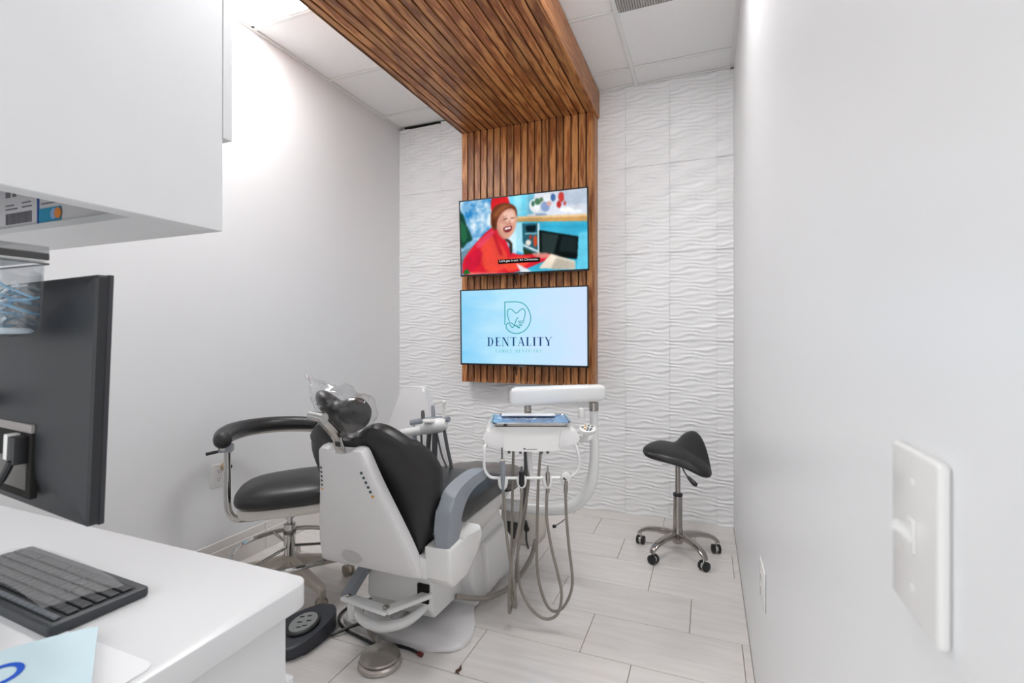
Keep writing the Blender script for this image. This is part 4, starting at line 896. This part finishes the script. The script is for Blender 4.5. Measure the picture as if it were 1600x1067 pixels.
carton('white carton with a teal and orange label beside the barcode carton', -1.446, -1.100, 1.66, [('blue_edge', inkb, -1.446, -1.439, 1.519, 1.64), ('teal_label', inkt, -1.438, -1.352, 1.521, 1.553), ('blue_word', inkb, -1.285, -1.245, 1.556, 1.563), ('print_line', inkg, -1.43, -1.36, 1.562, 1.565), ('print_line', inkg, -1.41, -1.35, 1.577, 1.580), ('print_line', inkg, -1.26, -1.19, 1.543, 1.547), ('print_line', inkg, -1.25, -1.2, 1.535, 1.538)])
cl = [o for o in COL.objects if o.name.startswith('carton')][-1]
for xx, mm, r in ((-1.378, mat('print_pale', '#8fb0d8', .6), .0125), (-1.361, inko, .0125)):
    part('label_dot', M().lathe([(r, 0), (r, .0012)], n=18, fn=lambda p: Vector((xx, .6506 - (.0008 if mm is inko else 0), 1.537)) + Vector((p.x, -p.z, p.y))), mm, cl)

# hanging clear bin with plastic picks
t = thing('hanging_bin', 'clear acrylic bin hanging under the overhead cabinet at the left edge', 'bin', (-1.16, .47, 1.26))
bz_ = []
for z, gr in ((1.258, -.018), (1.262, -.006), (1.275, .0), (1.385, .004), (1.385, .002), (1.277, -.002), (1.266, -.007)): bz_.append([(a, b, z) for a, b in rrect(-1.27 - gr, -1.078 + gr, .432 - gr, .498 + gr, .022, 4)])
part('bin_wall', M().loft(bz_), ACRYL, t)
part('bin_lip', M().tube([(a, b, 1.386) for a, b in rrect(-1.274, -1.074, .428, .502, .006, 2)], .0016, 6, closed=True), DGRY, t)
part('bracket_plate', M().box(-1.30, -1.076, .428, .502, 1.404, 1.416, .001, 1), clear_mat('grey_acrylic', (.7, .71, .72), .25, .6), t)
part('bracket_band', M().box(-1.30, -1.076, .428, .502, 1.393, 1.404, .001, 1), mat('band_dark', '#3b3a3b', .5), t)
part('bracket_base', M().box(-1.30, -1.079, .431, .499, 1.390, 1.393), WPLA, t)
part('hanger_rod', M().tube([(-1.28, .465, 1.262), (-1.28, .465, 1.40), (-1.28, .465, 1.768)], .006, 8), STEEL, t)
part('hanger_strap', M().tube([(-1.28, .465, 1.395), (-1.275, .432, 1.34)], .004, 6), STEEL, t)
bw = mat('pick_blue', '#7fa9c4', .35); ww = mat('pick_white', '#e4e8ea', .35)
pmesh = [M().tube([(-.03, 0, 0), (.012, .0, 0), (.022, .006, .002), (.03, .0, .003)], [.0022, .0026, .0022, .0018], 6, 3).mesh('plastic_pick', m_, 40) for m_ in (bw, ww)]
random.seed(11)
for k in range(34):
    o = bpy.data.objects.new('plastic_pick', pmesh[0 if k % 3 else 1]); COL.objects.link(o)
    o.location = (random.uniform(-1.2, -1.115), random.uniform(.452, .482), 1.272 + .0022 * k); o.rotation_euler = (random.uniform(-.4, .4), random.uniform(-.5, .5), random.uniform(0, 6.28))
    tag(o, ('thin blue' if k % 3 else 'thin white') + ' plastic pick piled in the clear hanging bin', 'plastic pick', ('blue' if k % 3 else 'white') + ' plastic picks in the hanging bin')
solo('bin_liner', M().pillow(rrect(-1.262, -1.084, .438, .492, .02, 4), lambda a, b, h: (a, b, 1.268 + h), .006, .005, 4, 3), mat('liner_pale', '#dfe9ee', .4), 'pale tissue pad lying in the bottom of the clear hanging bin', 'pad')

# ------------------------------------------------------------------ monitor seen from behind
MO = Vector((-1.352, .556, .93)); MR = -.105
t = thing('monitor', 'dark grey computer monitor seen from behind on the counter', 'monitor', MO, MR)
lean = lambda x, y, z: (x, y + z * .034, z)
W2, MH = .365, .437
def mbox(x0, x1, y0, y1, z0, z1, bev=.0015):
    m = M().box(x0, x1, y0, y1, z0, z1, bev, 2); m.v = [Vector(lean(*v)) for v in m.v]; return m
MD = mat('monitor_back', '#1f2024', .42, noise_amt=.03, bump=.05, bscale=500)
Q = lambda n, m, mt, pr=None: part(n, m, mt, pr or t, world=False)
rings = []
for yy, gx_, gz_ in ((.012, 0, 0), (-.002, 0, 0), (-.006, -.004, -.004), (-.012, -.05, -.03), (-.022, -.12, -.07), (-.028, -.19, -.11)):
    rings.append([lean(a, yy, b) for a, b in rrect(-W2 - gx_, W2 + gx_, -gz_, MH + gz_, .006 if yy > -.01 else .03, 4)])
Q('back_housing', M().loft(rings), MD)
Q('edge_frame', mbox(-W2 - .0008, W2 + .0008, .0125, .020, -.0008, MH + .0008), mat('monitor_edge', '#2c2c31', .45))
Q('screen', mbox(-W2 + .008, W2 - .008, .020, .0215, .012, MH - .008, 0), mat('screen_off', '#0b0c0e', .1))
Q('bezel_seam', mbox(-W2 - .0004, W2 + .0004, .0112, .0126, -.0004, MH + .0004, 0), BLKP)
Q('port_strip', mbox(.0, .205, -.031, -.018, .150, .166), mat('port_label', '#8e8986', .5))
rc = Q('port_recess', mbox(.0, .206, -.0295, -.018, .03, .150), DARK)
Q('port_plate', mbox(.06, .19, -.031, -.029, .045, .10), mat('port_metal', '#6b6763', .4, .5), rc)
Q('plug', mbox(.165, .195, -.05, -.029, .095, .145), BLKP, rc)
Q('plug_white', mbox(.14, .156, -.048, -.029, .10, .147), WPLA, rc)
Q('signal_cable', M().tube([(.18, -.045, .10), (.172, -.055, .07), (.14, -.07, .03), (.08, -.08, -.03), (.0, -.08, -.08), (-.1, -.06, -.15)], .0065, 8, 6), BLKP)
Q('stand_pole', M().tube([(-.14, -.16, -.169), (-.14, -.16, .22)], .018, 14).tube([(-.14, -.16, .2), (-.05, -.09, .2), (0, -.03, .2)], .016, 10, 3), DGRY)
Q('stand_clamp', M().lathe([(.05, -.169), (.05, -.155), (.025, -.15), (.02, -.12)], (-.14, -.16, 0), 20), DGRY)

# ------------------------------------------------------------------ keyboard and its film, papers
KO = Vector((-1.222, .553, .7605)); KR = -.045
t = thing('keyboard', 'black computer keyboard lying on the white counter', 'keyboard', KO, KR)
def wedge(x, y, z): return (x, y, z * (1 - .9 * (y + .076)))
kb = M().prism(rrect(-.222, .222, -.077, .077, .008, 3), wedge, .001, .020, .003, 2)
KBM = mat('keyboard_case', '#34373b', .45)
Q('case', kb, KBM)
Q('key_well', M().prism(rrect(-.208, .208, -.066, .062, .004, 2), wedge, .0195, .0207), mat('key_well', '#1b1c1e', .6))
kc = mat('key_cap', '#26282b', .4); kg = mat('key_cap_grey', '#565b60', .45)
def kmesh(w, d, m_): return M().box(-w / 2, w / 2, -d / 2, d / 2, 0, .0045, .0012, 1).mesh('key', m_, 0)
kk = kmesh(.0162, .0162, kc); kf = kmesh(.0175, .0095, kg); ksp = kmesh(.105, .0162, kc)
for r in range(6):
    y = -.057 + .0208 * r if r else -.058
    x = -.199
    for k in range(22):
        xx = x + .0189 * k
        zz = .0205 * (1 - .9 * (y + .076))
        if r == 5 and 5 <= k <= 10: continue
        inst('key', kf if r == 0 else kk, t, (xx, y, zz))
inst('space_key', ksp, t, (-.057, .047, .0205 * (1 - .9 * .123)))
vv = []; ff = []; nx, ny = 44, 14
for i in range(ny + 1):
    for j in range(nx + 1):
        u = j / nx; v = i / ny; x = -.222 + .385 * u + .03 * v; y = -.050 + .012 * math.sin(u * 3) - .012 * u + v * (.118 - .01 * u)
        z = .0262 * (1 - .9 * (y + .076)) + .0022 + .0016 * noise.noise(Vector((x * 40, y * 60, 1))) + .003 * math.exp(-((y - .015 + .1 * x) / .012) ** 2)
        vv.append((x, y, z))
for i in range(ny):
    for j in range(nx): k = i * (nx + 1) + j; ff.append([k, k + 1, k + nx + 2, k + nx + 1])
FILM = clear_mat('frosted_film', (.98, .98, .985), .10, .38, .22)
o = solo('keyboard_cover', M().add(vv, ff), FILM, 'wrinkled translucent plastic film laid over the keyboard keys', 'plastic cover', smooth=60)
o.location = KO + Vector((0, 0, .002)); o.rotation_euler = (0, 0, KR)
mo = rrect(-1.32, -.776, .05, .492, .018, 5)
solo('desk_mat', M().prism(mo, XYZ, .7602, .7622, .0006, 1), mat('mat_white', '#e9e9ea', .35), 'thin white desk mat with rounded corner on the counter', 'desk mat')
A = Vector((-.945, .506)); e1 = Vector((.135, -.08)) * 1.9; e2 = Vector((-.077, -.093)) * 2.6
def bibp(u, v, dz=0): p = A + e1 * u + e2 * v; return (p.x, p.y, .7645 + dz + .010 * (1 - v) * (1 - v) * (1 - .6 * u) + .004 * math.sin(v * 7 + u * 3) * (1 - v) + .004 * u * v)
vv = []; ff = []; n_ = 14
for s in (0, .0008):
    for i in range(n_ + 1):
        for j in range(n_ + 1): vv.append(bibp(j / n_, i / n_, s))
N1 = (n_ + 1) ** 2
for s in (0, N1):
    for i in range(n_):
        for j in range(n_): k = s + i * (n_ + 1) + j; q = [k, k + 1, k + n_ + 2, k + n_ + 1]; ff.append(q if s else q[::-1])
t = thing('blue_paper_bib', 'pale blue paper sheet with a bright blue ring at bottom left', 'paper', (A.x, A.y, .7645))
part('sheet', M().add(vv, ff), mat('bib_blue', '#c9dee5', .6), t, smooth=60)
vv = []; ff = []
for k in range(25):
    a = 2 * math.pi * k / 24
    for r in (.68, 1.): vv.append(bibp(.25 + .092 * r * math.cos(a), .345 + .087 * r * math.sin(a), .0016))
for k in range(24): ff.append([2 * k, 2 * k + 1, 2 * k + 3, 2 * k + 2])
part('printed_ring', M().add(vv, ff), mat('ink_blue', '#1b57c8', .5), t)

# ------------------------------------------------------------------ switch and outlets
def outlet(label, x, sx, yc, zc, hw, hh, plug=False):
    t = thing('outlet', label, 'outlet', (x, yc, zc))
    fx = lambda a, b, h: (x + sx * (h + .0005), yc + a, zc + b)
    part('plate', M().prism(rrect(-hw, hw, -hh, hh, .004, 2), fx, 0, .006, .002, 2), WPLA, t)
    for s in (-1, 1):
        f = part('receptacle', M().prism(rrect(-.017, .017, s * .021 - .014, s * .021 + .014, .008, 4), fx, .005, .0078, .001, 1), WPLA, t)
        for a, b in ((-.007, .004), (.007, .004), (0, -.007)): part('slot', M().prism([(a - .0015, s * .021 + b - .004), (a + .0015, s * .021 + b - .004), (a + .0015, s * .021 + b + .004), (a - .0015, s * .021 + b + .004)], fx, .0072, .0082), DARK, f)
    if plug:
        part('adapter', M().tube([fx(.03, .042, .003), fx(.032, .042, .03), fx(.034, .042, .045)], [.02, .017, .012], 12), mat('adapter_tan', '#b79c80', .5), t)
        part('adapter_ring', M().tube([fx(.034, .042, .045), fx(.034, .042, .05)], .013, 12), BLKP, t)
outlet('double power outlet on the left wall beside the armrest stool', XL, 1, 1.857, .51, .043, .062, True)
outlet('white power outlet low on the right wall', XR, -1, 1.69, .495, .062, .06)
t = thing('light_switch', 'white toggle light switch plate close up on the right wall', 'light switch', (XR, .486, 1.10))
fx = lambda a, b, h: (XR - h - .0003, .486 + a, 1.10 + b)
part('plate', M().prism(rrect(-.047, .047, -.066, .068, .004, 3), fx, 0, .0085, .003, 3), WPLA, t)
part('toggle_frame', M().prism(rrect(-.008, .008, -.014, .014, .002, 2), fx, .008, .0105, .001, 1), WPLA, t)
part('toggle', M().tube([fx(0, -.002, .008), fx(0, .005, .015), fx(.0, .008, .021)], [.0055, .005, .0045], 10, 2), WPLA, t)
for s in (-1, 1): part('screw', M().tube([fx(0, s * .042, .008), fx(0, s * .042, .0096)], .0032, 12), WPLA, t)
